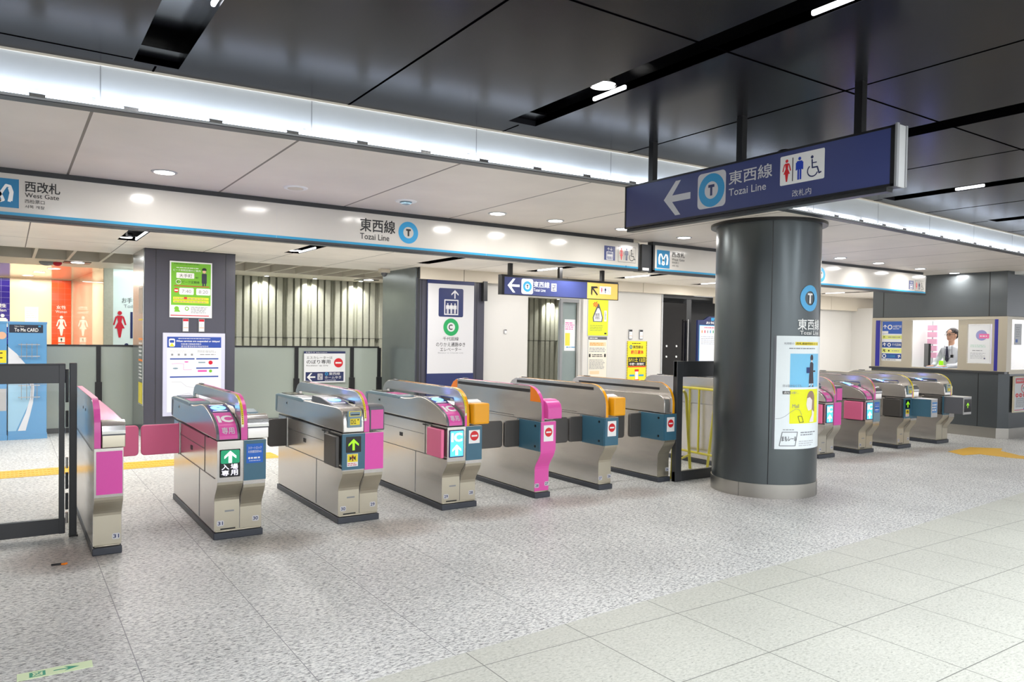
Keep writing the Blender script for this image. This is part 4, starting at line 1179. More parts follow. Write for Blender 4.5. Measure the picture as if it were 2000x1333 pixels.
def d_m(p, w):
    p.text('男性', .3*w, 1.99, .86*w, 2.07, M['white'], 3, .02); p.text('Men', .5*w, 1.90, .86*w, 1.96, M['white'], 3); p.man(.72*w, 1.35, .5, M['white'], 3)
tileband('women_restroom_band', 'orange tile band with white woman pictogram at the restroom entrance', .826, 1.21, 20.195, tile, gr, d_w)
tileband('men_restroom_band', 'indigo tile band with white man pictogram at the left edge', -.45, .03, 20.195, tb_, gb, d_m)
poster('paper_notice', 'white sheet pinned to the cream restroom wall', .31, .57, 1.65, 2.02, 20.19, lambda p, w, h: p.lines(.1*w, .3*h, .9*w, .9*h, 5, M['tgrey2'], 3, fill=.2))
t = thing('restroom_wall_sign', 'red woman pictogram with restroom lettering on the aqua wall', 'sign', (1.63, 15.94, 0))
p = Pan(); p.woman(.12, 1.385, .50, M['crimson'], 2); p.text('お手洗い', .155, 2.04, .52, 2.14, M['slate'], 2); p.text('Toilets', .19, 1.95, .46, 2.01, M['tgrey'], 2); p.rect(.30, 1.37, .34, 1.87, M['navydeep'], 2)
p.ring(.235, 1.24, .0, .035, M['navydeep'], 2); p.stroke([(.225, 1.23), (.24, 1.1), (.25, .95)], .02, M['navydeep'], 2); p.build('lettering', t, fixn=False)
# small devices
t = thing('smoke_detector', 'grey and red detector unit under the ceiling by the restroom', 'detector', (.62, 15.1, HC))
b = MB(); b.ell((-.08, 0, -.01), (.11, .06, .06), M['grey']); b.build('body', t); b = MB(); b.ell((.08, 0, -.015), (.07, .05, .055), M['crimson']); b.build('red_lamp', t)
t = thing('security_camera', 'small dark dome camera by the steel blue pillar', 'camera', (5.5, 12.3, HC))
b = MB(); b.box(-.09, -.06, -.07, .09, .06, 0, M['soffit']); b.build('bracket', t, bevel=.01); b = MB(); b.ell((0, 0, -.08), (.055, .055, .06), M['slate']); b.build('dome', t)
for x, y, lb in ((.98, 14.9, 'black ceiling lamp box with a bright face near the restroom'), (6.3, 15.0, 'black ceiling lamp box in front of the corrugated wall')):
    t = thing('ceiling_lamp_box', lb, 'ceiling light', (x, y, HC), group='black lamp boxes in the rear ceiling')
    b = MB(); b.box(-.2, -.2, -.012, .2, .2, 0, M['black']); b.build('housing', t); b = MB(); b.cyl((0, -.12, -.02), (0, -.12, -.0125), .1, M['lampsoft'], n=20); b.build('lamp_face', t)
# ------------------------------------------------------------------ ticket gates
LG = 1.62
def sfront(zhi, zlo, yu=-.075, yl=.018, n=8):
    """front edge (y, z) from the foot up: the lower part stands back"""
    pts = [(yl, .06), (yl, zlo)]
    for k in range(1, n):
        s = k/n
        pts.append((yl+(yu-yl)*(3*s*s-2*s**3), zlo+(zhi-zlo)*s))
    pts.append((yu, zhi))
    return pts
IC_TOP = [(-.08, .735), (-.078, .765), (-.062, .80), (-.03, .832), (.01, .855), (.06, .875), (.12, .897), (.22, .925), (.33, .948), (.41, .953), (.50, .945), (.60, .928), (.74, .915), (1.60, .912), (1.655, .90), (1.66, .74)]
TK_TOP = [(-.10, .735), (-.10, .80), (-.092, .86), (-.07, .90), (-.03, .918), (.05, .924), (1.60, .912), (1.655, .90), (1.66, .74)]
FIN = [(-.09, .73), (-.09, .84), (-.08, .90), (-.06, .945), (-.03, .985), (.02, 1.018), (.07, 1.036), (.13, 1.045), (1.42, 1.045), (1.50, 1.035), (1.57, 1.005), (1.61, .96), (1.63, .90), (1.64, .73)]
FRONT_ARC = FIN[1:9]
def along(path):
    L = [0]
    for a, b in zip(path, path[1:]): L.append(L[-1]+math.hypot(b[0]-a[0], b[1]-a[1]))
    def at(s):
        s = max(0, min(L[-1]-1e-6, s))
        for i in range(len(path)-1):
            if L[i] <= s <= L[i+1]:
                t = (s-L[i])/(L[i+1]-L[i]); a, b = path[i], path[i+1]
                dy, dz = (b[0]-a[0])/(L[i+1]-L[i]), (b[1]-a[1])/(L[i+1]-L[i])
                return a[0]+t*(b[0]-a[0]), a[1]+t*(b[1]-a[1]), -dz, dy
        return path[-1][0], path[-1][1], -1, 0
    return at, L
def curvepan(path, lay=.0011):
    at, L = along(path)
    def fm(u, v, d):
        y, z, ny, nz = at(v)
        return (u, y+ny*(d+.001), z+nz*(d+.001))
    p = Pan(fm, lay)
    p.slice = (1, [L[-1]*k/70 for k in range(1, 70)])
    return p, L
def rflap(t, hx, x1, y, mt, name='flap', z0=.455, z1=.71):
    """padded flap plate with rounded free corners, plus its hinge pin"""
    s = 1 if x1 > hx else -1
    pts = []
    r = .03
    for cx, cz, a0 in ((abs(x1-hx)-r, z1-r, 0), (r*.3, z1-r*.3, 90), (r*.3, z0+r*.3, 180), (abs(x1-hx)-r, z0+r, 270)):
        rr = r if cx > .1 else r*.3
        for k in range(5):
            a = math.radians(a0+k*22.5); pts.append((hx+s*(cx+rr*math.cos(a)), cz+rr*math.sin(a)))
    b = MB(); b.prism(pts, 'y', y-.018, y+.018, mt); o = b.build(name, t, bevel=.007)
    b = MB(); b.cyl((hx-s*.004, y, z0-.01), (hx-s*.004, y, z1+.01), .013, M['chrome'], n=14); b.build('hinge', o)
    return o
def numtag(p, n, x, z, y=None):
    p.rrect(x-.024, z-.020, x+.024, z+.020, .01, M['signal'], 1); p.text(n, x-.018, z-.013, x+.018, z+.013, M['navydeep'], 2, .02)
def gate(x0, Y0, label, w=.35, left='ic', right='roll', finx=None, fin_front='pink', lnum='', rnum='', led=None, rpanel='teal', rsticker=None, flapL=None, flapR=None, parkL=None, front='stain',
         arcfilm=None, strip=None, corner=None, caution=True, bend=((.43, .28), (.40, .22)), teal_side=False, shelf_r=True, group='ticket gates of the left row', seams=True, wedge=None, lower=None, topfilm=None):
    t = thing('ticket_gate', label, 'ticket gate', (x0, Y0, 0), group=group)
    fx = finx if finx is not None else w*.56
    # plinth
    b = MB(); b.box(0, -.005, 0, w, LG, .05, M['plinth']); b.box(.012, .01, .05, w-.012, LG-.02, .064, M['stainfront']); b.build('plinth', t, bevel=.006)
    # lower body in two halves
    mid = w*.53 if w > .25 else w*.35
    halves = ((.006, mid-.001, bend[0]), (mid+.001, w-.006, bend[1]))
    for k, (a, c_, bd_) in enumerate(halves):
        if w < .25 and k == 0: c_ = w-.006
        if w < .25 and k == 1: continue
        pr = sfront(*bd_)
        top = .725
        b = MB(); b.prism(pr+[(-.075, top), (LG-.02, top), (LG-.02, .06)], 'x', a, c_, M['stainless'])
        me = b
        # worn front skin
        for (ya, za), (yb, zb) in zip(pr, pr[1:]):
            me.face([(a+.002, ya-.0012, za), (c_-.002, ya-.0012, za), (c_-.002, yb-.0012, zb), (a+.002, yb-.0012, zb)], lower or M['stainfront'])
        b.build('body', t, fixn=False)
    if seams:
        b = MB()
        b.box(-.0, .20, .722, .007, LG-.05, .732, M['black']); b.box(.003, -.0, .446, .0065, LG-.05, .451, M['dgrey'])
        b.box(.003, .36, .62, .0062, LG-.05, .6225, M['dgrey']); b.box(.003, .33, .452, .0062, .334, .72, M['dgrey'])
        b.box(.003, .52, .07, .0062, .523, .446, M['grey'])
        for k in range(3): b.box(.002, .80+.022*k, .55, .0055, .813+.022*k, .585, M['dgrey'])
        b.build('panel_seams', t)
    # left cover
    if left in ('ic', 'ticket'):
        top = IC_TOP if left == 'ic' else TK_TOP
        b = MB(); b.prism(top, 'x', -.002, fx-.004, M['stainless']); b.build('cover', t, bevel=.007)
        b = MB(); b.box(-.004, 1.30, .84, -.001, 1.345, .872, M['chrome']); b.box(-.0055, 1.31, .848, -.003, 1.33, .864, M['ink']); b.build('sensor', t)
        b = MB(); b.prism([(.86, .9), (.86, .922), (.92, .934), (1.58, .93), (1.665, .915), (1.668, .76), (1.64, .75), (1.62, .9)], 'x', -.008, fx-.006, M['tealgrey']); b.build('rear_cover', t, bevel=.006)
        b = MB(); b.box(.02, 1.28, .931, fx-.03, 1.56, .936, M['screenblack']); b.box(.02, .94, .931, fx-.03, 1.2, .936, M['pink'] if left == 'ic' else M['lgrey']); b.build('display', t)
        if left == 'ic':
            p, L = curvepan(IC_TOP); e = L[6]
            p.rect(.0, 0, fx-.008, L[10], M['slate'], 1, 1, 26)
            p.rect(.018, .004, fx-.022, e+.03, M['pink'], 2, 1, 12)
            p.text('IC', .03, .145, fx-.03, .25, M['white'], 3, .05); p.text('専用', .038, .04, fx-.042, .092, M['signal'], 3, .02)
            p.build('pink_panel', t, fixn=False)['label'] = 'pink panel with white IC lettering'
            q, L2 = curvepan(IC_TOP)
            q.rect(.014, e+.045, fx-.018, e+.225, M['navyglow'], 2, 1, 8); q.disc(fx/2-.002, e+.135, .055, M['readerglow'], 4, .055); q.disc(fx/2-.002, e+.135, .012, M['tealgrey'], 5)
            q.rect(.03, e+.062, fx-.035, e+.068, M['ledwhite'], 3); q.rect(.03, e+.205, fx-.035, e+.211, M['ledwhite'], 3)
            q.build('card_reader', t, fixn=False)['label'] = 'glowing blue card reader'
        else:
            wd = [(.12, .922), (.20, .930), (.46, .972), (.66, .975), (.69, .92)]
            b = MB(); b.prism(wd, 'x', .012, fx-.006, M['slate']); b.build('reader_housing', t, bevel=.005)
            q, L2 = curvepan([(.12, .922), (.20, .930), (.46, .972), (.66, .975)])
            q.rect(.016, .10, fx-.01, .32, M['navyglow'], 1, 1, 6); q.disc(fx/2, .215, .055, M['readerglow'], 3, .055); q.disc(fx/2, .215, .012, M['tealgrey'], 4); q.rect(.03, .115, fx-.03, .121, M['ledwhite'], 2); q.rect(.03, .30, fx-.03, .306, M['ledwhite'], 2)
            q.build('card_reader', t, fixn=False)['label'] = 'glowing blue card reader'
            b = MB(); b.box(.03, -.112, .775, fx-.025, -.098, .905, M['tealgrey']); b.build('ticket_slot', t, bevel=.008)
            p = Pan(lambda u, v, d: (u, -.113-d, v)); p.rrect(.04, .862, fx-.035, .903, .008, M['yellow'], 1); p.rrect(.047, .867, fx-.042, .898, .006, M['tealgrey'], 2); p.rect(.055, .872, fx-.05, .880, M['ink'], 3)
            p.rect(.05, .795, fx-.045, .845, M['yellow'], 1); p.lines(.054, .80, fx-.075, .84, 3, M['ink'], 2); p.rect(.11, .83, fx-.055, .84, M['ink'], 2); p.build('ticket_slot_label', t, fixn=False)
        # flood of blue light from the reader on the fin
        area('reader_light', (fx*.6, .22 if left == 'ic' else .33, .945 if left == 'ic' else .965), (.09, .09), 1.3, (.16, .2, 1), rot=(math.radians(180), math.radians(-25), 0), parent=t)
    elif left == 'low':
        pr = [(-.075, .735), (-.075, .84), (-.065, .88), (-.03, .91), (.03, .925), (1.60, .915), (1.64, .9), (1.64, .74)]
        b = MB(); b.prism(pr, 'x', 0, fx, M['stainless']); b.build('cover', t, bevel=.006)
    # fin
    if left in ('ic', 'ticket'):
        poly = FIN + [(1.52, .73), (1.52, .95), (.13, .958), (.10, .935), (.10, .73)]
        b = MB(); b.prism(poly, 'x', fx, fx+.032, M['stainless']); b.build('guard_fin', t, bevel=.004)
        b = MB(); b.prism([(.101, .94), (.12, .963), (.34, .963), (.34, .957), (.13, .952)], 'x', fx-.004, fx+.0325, M['navyglow']); b.build('slit_glow', t)  # self-lit strip paints the reader's blue glow into the slit
    else:
        a = 0 if left == 'plate' else fx
        b = MB(); b.prism(FIN, 'x', a, a+.032, M['stainless']); b.build('guard_fin', t, bevel=.004)
        if strip is not None:
            b = MB(); b.box(a-.0025, .10, strip[0], a+.001, 1.46, strip[1], M['ink']); b.build('sensor_strip', t)
            b = MB(); b.box(a-.001, .36, .745, a+.0005, 1.6, .749, M['dgrey']); b.build('seam', t)
        fx = a
    fw_ = .04
    # coloured film on the front edge of the fin
    path = FIN[0:10]
    p, L = curvepan(path)
    FM = M[fin_front]
    p.rect(fx, 0, fx+.032+(.012 if w > .25 else .0), L[8], FM if not caution else M['stainfront'], 1, 1, 24)
    if caution:
        p.rect(fx+.003, L[1]-.0, fx+.019, L[7], M['yellow'], 2, 1, 16); p.lines(fx+.008, L[1], fx+.013, L[7]-.02, 22, M['ink'], 3, fill=.5)
        p.rect(fx+.019, 0, fx+.044, L[8], FM, 2, 1, 20); p.rect(fx+.0, 0, fx+.019, L[1]-.02, M['pink'] if fin_front != 'amber' else M['pinkdeep'], 2)
    p.build('fin_edge_film', t, fixn=False)
    if topfilm:
        b = MB(); b.box(fx+.002, topfilm[1], 1.0452, fx+.03, topfilm[2], 1.0465, M[topfilm[0]]); b.build('top_film', t)
    b = MB(); b.box(fx+.004, .32, 1.045, fx+.028, .40, 1.052, M['slate']); b.box(fx+.004, 1.28, 1.045, fx+.028, 1.38, 1.056, M['slate']); b.build('sensor_cap', t, bevel=.003)
    if corner:
        b = MB()
        b.prism([(-.05, .96), (.0, 1.01), (.06, 1.035), (.09, 1.04), (.09, .905), (-.075, .905)], 'x', fx-.003, fx, M[corner]); b.build('corner_film', t); b = MB(); b.prism([(1.48, 1.036), (1.56, 1.005), (1.605, .955), (1.62, .93), (1.48, .93)], 'x', fx-.003, fx, M[corner])
        b.build('corner_film', t)
    # right-hand shelf of the next lane
    ex = fx+.034
    if shelf_r:
        b = MB(); b.prism([(-.04, .735), (-.04, .86), (.02, .89), (1.55, .90), (1.64, .89), (1.64, .735)], 'x', ex, w, M['stainless']); b.build('side_cover', t, bevel=.005)
        b = MB(); b.prism([(.04, .885), (.04, .915), (.16, .93), (.2, .89)], 'x', ex+.03, w-.03, M['tealgrey']); b.build('card_tray', t, bevel=.004)
    if right == 'roll':
        pr = [(-.09, .735), (-.09, .84), (-.078, .875), (-.05, .898), (-.01, .905), (.05, .90), (.05, .735)]
        b = MB(); b.prism(pr, 'x', ex+.012, w+.012, M['stainless']); b.build('end_cap', t, bevel=.004)
        q, L = curvepan(pr[:6]); q.rect(ex+.012, L[1]-.02, w+.012, L[5], M['chrome'], 1, 1, 14); q.rect(ex+.012, L[1]-.03, w+.012, L[1]-.02, M['slate'], 1); q.build('chrome_band', t, fixn=False)
    elif right == 'pinkbox':
        b = MB(); b.prism([(-.09, .74), (-.09, .90), (-.08, .93), (-.05, .94), (.12, .94), (.12, .74)], 'x', ex+.012, w, M['slate']); b.build('end_cap', t, bevel=.006)
        q = Pan(lambda u, v, d: (u, -.091-d, v)); q.rect(ex+.024, .752, w-.012, .905, M['pink'], 1); q.build('pink_film', t, fixn=False)
    elif right in ('amberbox', 'orangebox'):
        b = MB(); b.box(ex+.02, -.15, .745, w+.03, -.02, .925, M['amber']); b.build('end_cover', t, bevel=.014, seg=3)['label'] = 'amber yellow end cover'
        b = MB(); b.prism([(-.06, .92), (-.06, .935), (.0, .95), (.05, .935), (.05, .8), (-.06, .8)], 'x', ex+.012, w, M['white']); b.build('end_cap', t, bevel=.006)
    elif right == 'pinkroll':
        pr = [(-.15, .755), (-.15, .84), (-.135, .885), (-.10, .915), (-.05, .93), (.03, .93), (.03, .755)]
        b = MB(); b.prism(pr, 'x', ex-.002, w+.012, M['pink']); b.build('end_cap', t, bevel=.006)
        b = MB(); b.box(w+.010, -.12, .79, w+.016, -.0, .81, M['chrome']); b.box(w+.010, -.12, .86, w+.016, -.02, .88, M['chrome']); b.build('chrome_ribs', t)
    # panels on the front, between the foot and the covers
    y = -.077
    if led:
        x_a, x_b = .022, mid-.022
        b = MB(); b.box(x_a, y-.006, .465, x_b, y+.01, .665 if led == 'entry' else .70, M['screenblack'] if led == 'entry' else M['navydeep']); b.build('display_housing', t, bevel=.004)
        p = Pan(lambda u, v, d: (u, y-.0065-d, v)); cx = (x_a+x_b)/2
        if led == 'entry':
            p.rrect(x_a+.006, .565, x_b-.006, .66, .01, M['ledgreen'], 1); p.arrow(cx, .612, .043, 90, M['ledwhite'], 2, .5)
            for s_, (a, b_) in zip('入場専用', ((x_a+.012, .522), (cx+.003, .522), (x_a+.012, .478), (cx+.003, .478))): p.text(s_, a, b_, a+.050, b_+.038, M['ledviolet'], 2, 0.)
        else:
            p.rect(x_a+.008, .475, x_b-.008, .692, M['ledblue'], 1); p.text('IC', x_a+.018, .60, x_b-.018, .675, M['ledwhite'], 2, .035); p.arrow(cx, .53, .045, 90, M['ledwhite'], 2, .5)
        p.build('lit_display', t, fixn=False)
    elif left == 'ticket':
        b = MB(); b.box(.0, y-.004, .44, mid+.004, y+.01, .722, M['teal']); b.build('front_panel', t)
        p = Pan(lambda u, v, d: (u, y-.0045-d, v)); p.rrect(.03, .575, mid-.03, .70, .006, M['screenblack'], 1); p.arrow(.03+(mid-.06)/2, .637, .045, 90, M['lime'], 2, .42)
        p.rect(.04, .465, mid-.055, .565, M['white'], 1); p.rect(.043, .50, mid-.058, .562, M['yellow'], 2); cx = (.04+mid-.055)/2
        p.pts([(cx-.025, .51), (cx-.006, .53), (cx-.025, .55)], M['ink'], 3); p.pts([(cx+.025, .51), (cx+.006, .53), (cx+.025, .55)], M['ink'], 3); p.man(cx, .508, .05, mat('dark red figure', '#7a1e10'), 4); p.lines(.045, .47, mid-.06, .495, 2, M['crimson'], 2)
        p.build('direction_label', t, fixn=False)
    ra = mid if w > .25 else .0
    if rpanel:
        b = MB(); b.box(ra+.004, y-.004, .43 if w > .25 else .45, w-.004, y+.01, .722, M[{'teal': 'teal', 'pink': 'pinkdeep', 'pinkthin': 'pink', 'grey': 'tealgrey'}[rpanel]])
        if w < .25: b.box(-.004, y+.004, .448, .008, .30, .722, M['teal'])
        b.build('front_panel', t)
        if w < .25:
            b = MB()
            for z in (.49, .68): b.cyl((-.004, .0, z), (-.008, .0, z), .012, M['black'], n=12)
            b.build('bolts', t)
    if rsticker:
        p = Pan(lambda u, v, d: (u, y-.0045-d, v)); cx = (ra+w)/2
        if rsticker == 'blue':
            p.rect(ra+.02, .555, w-.025, .695, M['blue'], 1); p.text('スマートロック', ra+.032, .655, w-.037, .675, M['white'], 2); p.text('利用鍵回収NG', ra+.032, .628, w-.037, .648, M['white'], 2)
            p.disc(ra+.04, .592, .008, M['white'], 2); p.lines(ra+.052, .583, w-.045, .601, 1, M['white'], 2, fill=.7, rag=0); p.lines(ra+.04, .568, w-.045, .576, 1, M['white'], 2, rag=0)
        else:
            p.rect(cx-.055, .575 if w > .25 else .62-.08, cx+.055, .69 if w > .25 else .72-.03, M['white'], 1); p.noentry(cx, .64 if w > .25 else .625, .042, 2)
        p.build('sticker', t, fixn=False)
    if lnum or rnum:
        p = Pan(lambda u, v, d: (u, .0165-d, v))
        if lnum: numtag(p, lnum, .05 if w > .25 else .035, .115); p.build('number_sticker', t, fixn=False)
        p = Pan(lambda u, v, d: (u, .0165-d, v))
        if rnum: numtag(p, rnum, w-.05 if w > .25 else w-.03, .125); p.build('number_sticker', t, fixn=False)
        if w > .25:
            p = Pan(lambda u, v, d: (u, .0165-d, v)); p.rect(.05, .066, mid-.03, .076, M['black'], 1); p.build('foot_slot', t, fixn=False)
            p = Pan(lambda u, v, d: (u, .0165-d, v)); p.rect(.08, .195, mid-.04, .207, M['grey'], 1); p.build('vent', t, fixn=False)
    if flapL: rflap(t, .0, flapL[0], flapL[1], M[flapL[2]])
    if flapR: rflap(t, w, flapR[0], flapR[1], M[flapR[2]])
    if parkL:
        b = MB(); b.box(-.045, -.055, .46, -.012, .21, .705, M[parkL]); o = b.build('flap', t, bevel=.008)
        b = MB(); b.box(-.014, .195, .45, .007, .235, .715, M['stainless']); b.build('hinge', o)
        b = MB(); b.box(-.008, -.07, .705, .007, .36, .715, M['black']); b.box(-.006, -.07, .45, .007, .2, .458, M['black']); b.build('recess', t)
    if wedge:
        a, c_, mt = wedge
        b = MB(); b.prism([(a, -.06), (c_, -.06), (c_, -.33), (a+.06, -.33)], 'z', .47, .715, M[mt]); b.box(a+.055, -.336, .465, c_+.004, -.325, .72, M['lgrey']); b.build('projecting_box', t, bevel=.004)
        b = MB(); b.prism([(a, -.06), (c_+.004, -.06), (c_+.004, -.335), (a+.055, -.335)], 'z', .715, .724, M['white']); b.build('box_lid', t)
        p = Pan(lambda u, v, d: (u, -.337-d, v))
        if mt == 'teal': p.rect(a+.065, .53, c_-.01, .68, mat('pale blue sticker', '#5b92cc'), 1); p.lines(a+.07, .55, c_-.02, .66, 3, M['white'], 2)
        else: p.rect(a+.065, .50, c_-.005, .69, M['screenblack'], 1); p.arrow((a+.06+c_)/2, .6, .04, 90, M['lime'], 2, .42)
        p.build('box_label', t, fixn=False)
    return t
Y0 = 5.675
gate(1.232, Y0, 'wide pink IC-only ticket gate with green lit entry display, numbered 31 and 30', left='ic', right='roll', finx=.165, fin_front='pink', lnum='31', rnum='30', led='entry', rsticker='blue', flapL=(-.30, 1.33, 'pinkflap'), flapR=(.62, 1.33, 'darkflap'), topfilm=('pink', .1, 1.2))
gate(2.165, Y0, 'wide ticket gate with black lime-arrow panel and two magenta end panels, numbered 30 and 29', left='ticket', right='pinkbox', finx=.175, fin_front='pink', lnum='30', rnum='29', rpanel='pink', parkL='darkflap', flapL=(-.175, 1.33, 'darkflap'), bend=((.43, .26), (.40, .22)), topfilm=('pink', .3, 1.1))
gate(3.095, Y0, 'wide IC gate with lit white IC arrow display and amber end cover', left='ic', right='amberbox', finx=.165, fin_front='amber', lnum='29', rnum='28', led='ic', rsticker='noentry', parkL='pinkflap', flapR=(.80, .30, 'darkflap'), topfilm=('orange', .3, 1.1), rpanel='teal')
gate(4.075, Y0, 'narrow gate with magenta front and orange corners on its tall side plate', w=.178, left='plate', right='pinkroll', fin_front='pink', caution=False, lnum='28', rnum='27', rpanel='pinkthin', rsticker='noentry', flapL=(-.17, .28, 'darkflap'), flapR=(.59, .28, 'darkflap'), strip=(.985, 1.015), corner='orange', lower=M['pink'], bend=((.45, .27), (.4, .2)), seams=False, topfilm=('orange', .75, 1.35))
gate(4.85, Y0, 'narrow gate with amber end cover and teal front, between the magenta one and the last', w=.178, left='plate', right='amberbox', fin_front='amber', caution=False, lnum='27', rnum='26', rpanel='teal', rsticker='noentry', flapL=(-.17, .28, 'darkflap'), flapR=(.57, .28, 'darkflap'), strip=(.985, 1.015), bend=((.45, .27), (.4, .2)), seams=False)
gate(5.66, Y0, 'narrow gate with rounded steel cover and amber fin beside the dark glass panel', w=.178, left='low', right=None, finx=.10, fin_front='amber', caution=False, rnum='26', rpanel='teal', rsticker='noentry', flapL=(-.165, .28, 'darkflap'), strip=(.965, .99), bend=((.45, .27), (.4, .2)), seams=False, topfilm=('amber', .05, 1.5))
gate(6.98, Y0, 'steel gate half hidden behind the dark glass panel and round column', w=.178, left='plate', right=None, fin_front='stainfront', caution=False, rpanel='teal', strip=None, seams=False, bend=((.45, .27), (.4, .2)))
YR = 5.80
GR = 'ticket gates of the right row'
gate(8.63, YR, 'wide magenta-sided IC gate partly hidden by the round column', left='ic', right='pinkbox', finx=.165, fin_front='pink', lnum='19', rnum='18', led='ic', rpanel='pink', parkL='pinkflap', group=GR, lower=mat('pale steel front', '#b9b4a6', .4, .5))
gate(9.53, YR, 'wide IC gate with rose flap and chrome end cap, second in the right row', left='ic', right='roll', finx=.165, fin_front='pink', lnum='18', rnum='17', led='ic', rpanel='grey', rsticker='blue', parkL='pinkflap', group=GR)
gate(10.48, YR, 'ticket gate with lime arrow and teal projecting box, third in the right row', left='ticket', right='roll', finx=.175, fin_front='yellow', lnum='17', rnum='16', rpanel='teal', parkL='darkflap', group=GR, wedge=(.19, .40, 'teal'))
gate(11.55, YR, 'last ticket gate before the booth, with dark projecting side and lime arrow', left='ticket', right=None, finx=.175, fin_front='yellow', rpanel=None, parkL='darkflap', group=GR, wedge=(.02, .30, 'slate'))
# pink end post of the row
t = thing('ticket_gate', 'slim magenta gate post numbered 31 beside the hinged glass panel', 'ticket gate', (.465, Y0, 0), group='ticket gates of the left row')
w = .178
b = MB(); b.box(0, -.005, 0, w, LG, .05, M['plinth']); b.box(.012, .01, .05, w-.012, LG-.02, .064, M['stainfront']); b.build('plinth', t, bevel=.006)
pr = sfront(.40, .26, -.07)
b = MB(); b.prism(pr+[(-.07, .725), (LG-.02, .725), (LG-.02, .06)], 'x', .004, w-.002, M['stainless'])
for (ya, za), (yb, zb) in zip(pr, pr[1:]): b.face([(.006, ya-.0012, za), (w-.004, ya-.0012, za), (w-.004, yb-.0012, zb), (.006, yb-.0012, zb)], M['stainfront'])
b.build('body', t, fixn=False)
b = MB(); b.box(.016, -.075, .42, w-.008, -.069, .705, M['pinkdeep']); b.build('pink_panel', t)
fin0 = [(y_-.0, z_) for y_, z_ in FIN]
b = MB(); b.prism(fin0, 'x', 0, .04, M['stainless']); b.build('guard_fin', t, bevel=.003)
p, L = curvepan(FIN[0:13]); p.rect(.002, 0, .04, L[12], M['pink'], 1, 1, 60); p.build('fin_edge_film', t, fixn=False)
b = MB(); b.prism([(.0, .735), (.0, .895), (.06, .905), (.5, .915), (1.5, .92), (1.6, .90), (1.62, .735)], 'x', .04, w, M['pink']); b.build('side_cover', t, bevel=.006)
prr = [(-.085, .73), (-.085, .84), (-.075, .875), (-.05, .898), (-.01, .905), (.05, .90), (.05, .73)]
b = MB(); b.prism(prr, 'x', .048, w+.008, M['stainfront']); b.build('end_cap', t, bevel=.004)
q, L = curvepan(prr[:6]); q.rect(.048, L[1]-.02, w+.008, L[5], M['chrome'], 1, 1, 14); q.rect(.048, L[1]-.03, w+.008, L[1]-.02, M['slate'], 1); q.build('chrome_band', t, fixn=False)
b = MB(); b.box(-.001, .02, .70, .001, 1.6, .704, M['dgrey'])
for y_ in (.55, .75): b.cyl((-.002, y_, .93), (.001, y_, .93), .01, M['ink'], n=10)
b.build('seam', t)
p = Pan(lambda u, v, d: (u, .0165-d, v)); numtag(p, '31', w-.035, .115); p.build('number_stickers', t, fixn=False)
rflap(t, w, w+.27, 1.33, M['pinkflap'])
# ------------------------------------------------------------------ glass panels beside the gates
def gpanel(name, label, x0, x1, y, z0, z1, top, bot, post=None, posts=(), lw=.02):
    t = thing(name, label, 'partition', (x0, y, 0))
    w = x1-x0
    b = MB(); b.box(0, -.02, z1-top, w, .02, z1, M['dgrey2']); b.box(0, -.024, z1-.01, w, .024, z1, M['dgrey']); b.build('top_rail', t, bevel=.002)
    b = MB(); b.box(0, -.02, z0, w, .02, z0+bot, M['dgrey2']); b.build('bottom_rail', t, bevel=.002)
    b = MB(); b.box(0, -.006, z0+bot-.01, w, .002, z1-top+.01, M['glass']); b.build('glass_pane', t)
    for a, c_, m_ in posts:
        b = MB(); b.box(a, -.03, 0.0, c_, .03, z1+.001, m_); b.build('post', t, bevel=.003)
    return t
t = gpanel('glass_gate', 'dark framed glass gate panel at the left edge beside the magenta post', -1.2, .345, 6.33, .03, 1.26, .14, .11, posts=())
for x in (1.505,):
    b = MB(); b.box(x, -.022, .028, x+.035, .022, 1.262, M['dgrey2']); b.build('stile', t, bevel=.002)
    b = MB()
    for z in (.20, .35, .8, .98, 1.1): b.cyl((x+.05, -.012, z), (x+.05, -.012, z+.12), .010, M['dgrey'], n=12)
    for z in (.10, .5): b.cyl((x+.05, -.012, z), (x+.05, -.012, z+.08), .008, M['chrome'], n=12)
    b.build('hinge', t)
t2 = thing('hinge_post', 'black steel hinge post between the glass gate and the magenta post', 'post', (.37, 6.33, 0))
b = MB(); b.box(0, -.03, 0, .047, .03, 1.265, M['dgrey']); b.build('post_tube', t2, bevel=.004)
b = MB(); b.box(-.002, -.04, 0, .055, .04, .012, M['black']); b.build('foot_plate', t2)
gpanel('glass_gate', 'dark framed clear glass panel between the gates and the round column', 5.842, 6.5, 5.63, .0, 1.273, .165, .105, posts=((-.0, .085, M['dgrey2']),))
# ------------------------------------------------------------------ yellow barriers and notice stand behind the panel
t = thing('pipe_barrier', 'yellow pipe barrier with upright bars seen through the dark framed glass panel', 'barrier', (6.88, 6.55, 0))
for nm, pl, r in (('rail', [(0, 0, .92), (-.08, -1.0, .92)], .016), ('rail', [(0, 0, .15), (-.08, -1.0, .15)], .014), ('upright', [(-.02, -.18, .15), (-.02, -.18, .92)], .011), ('upright', [(-.03, -.34, .15), (-.03, -.34, .92)], .013),
                  ('leg', [(-.02, -.48, 0), (-.03, -.60, .92)], .016), ('leg', [(.0, .03, 0), (.0, .0, .92)], .014), ('leg', [(-.08, -1.02, 0), (-.08, -.98, .92)], .016)):
    b = MB(); b.tube(pl, r, M['pipe'], 10); b.build(nm, t)
t = thing('pipe_stand', 'small yellow pipe stand beside the last narrow gate', 'barrier', (5.95, 5.76, 0))
b = MB(); b.tube([(0, 0, 0), (.05, .02, .83), (.08, .04, .90), (.13, .06, .925), (.36, .19, .925), (.42, .22, .90), (.46, .24, .84), (.66, .35, 0)], .017, M['pipe'], 10); b.build('frame', t)
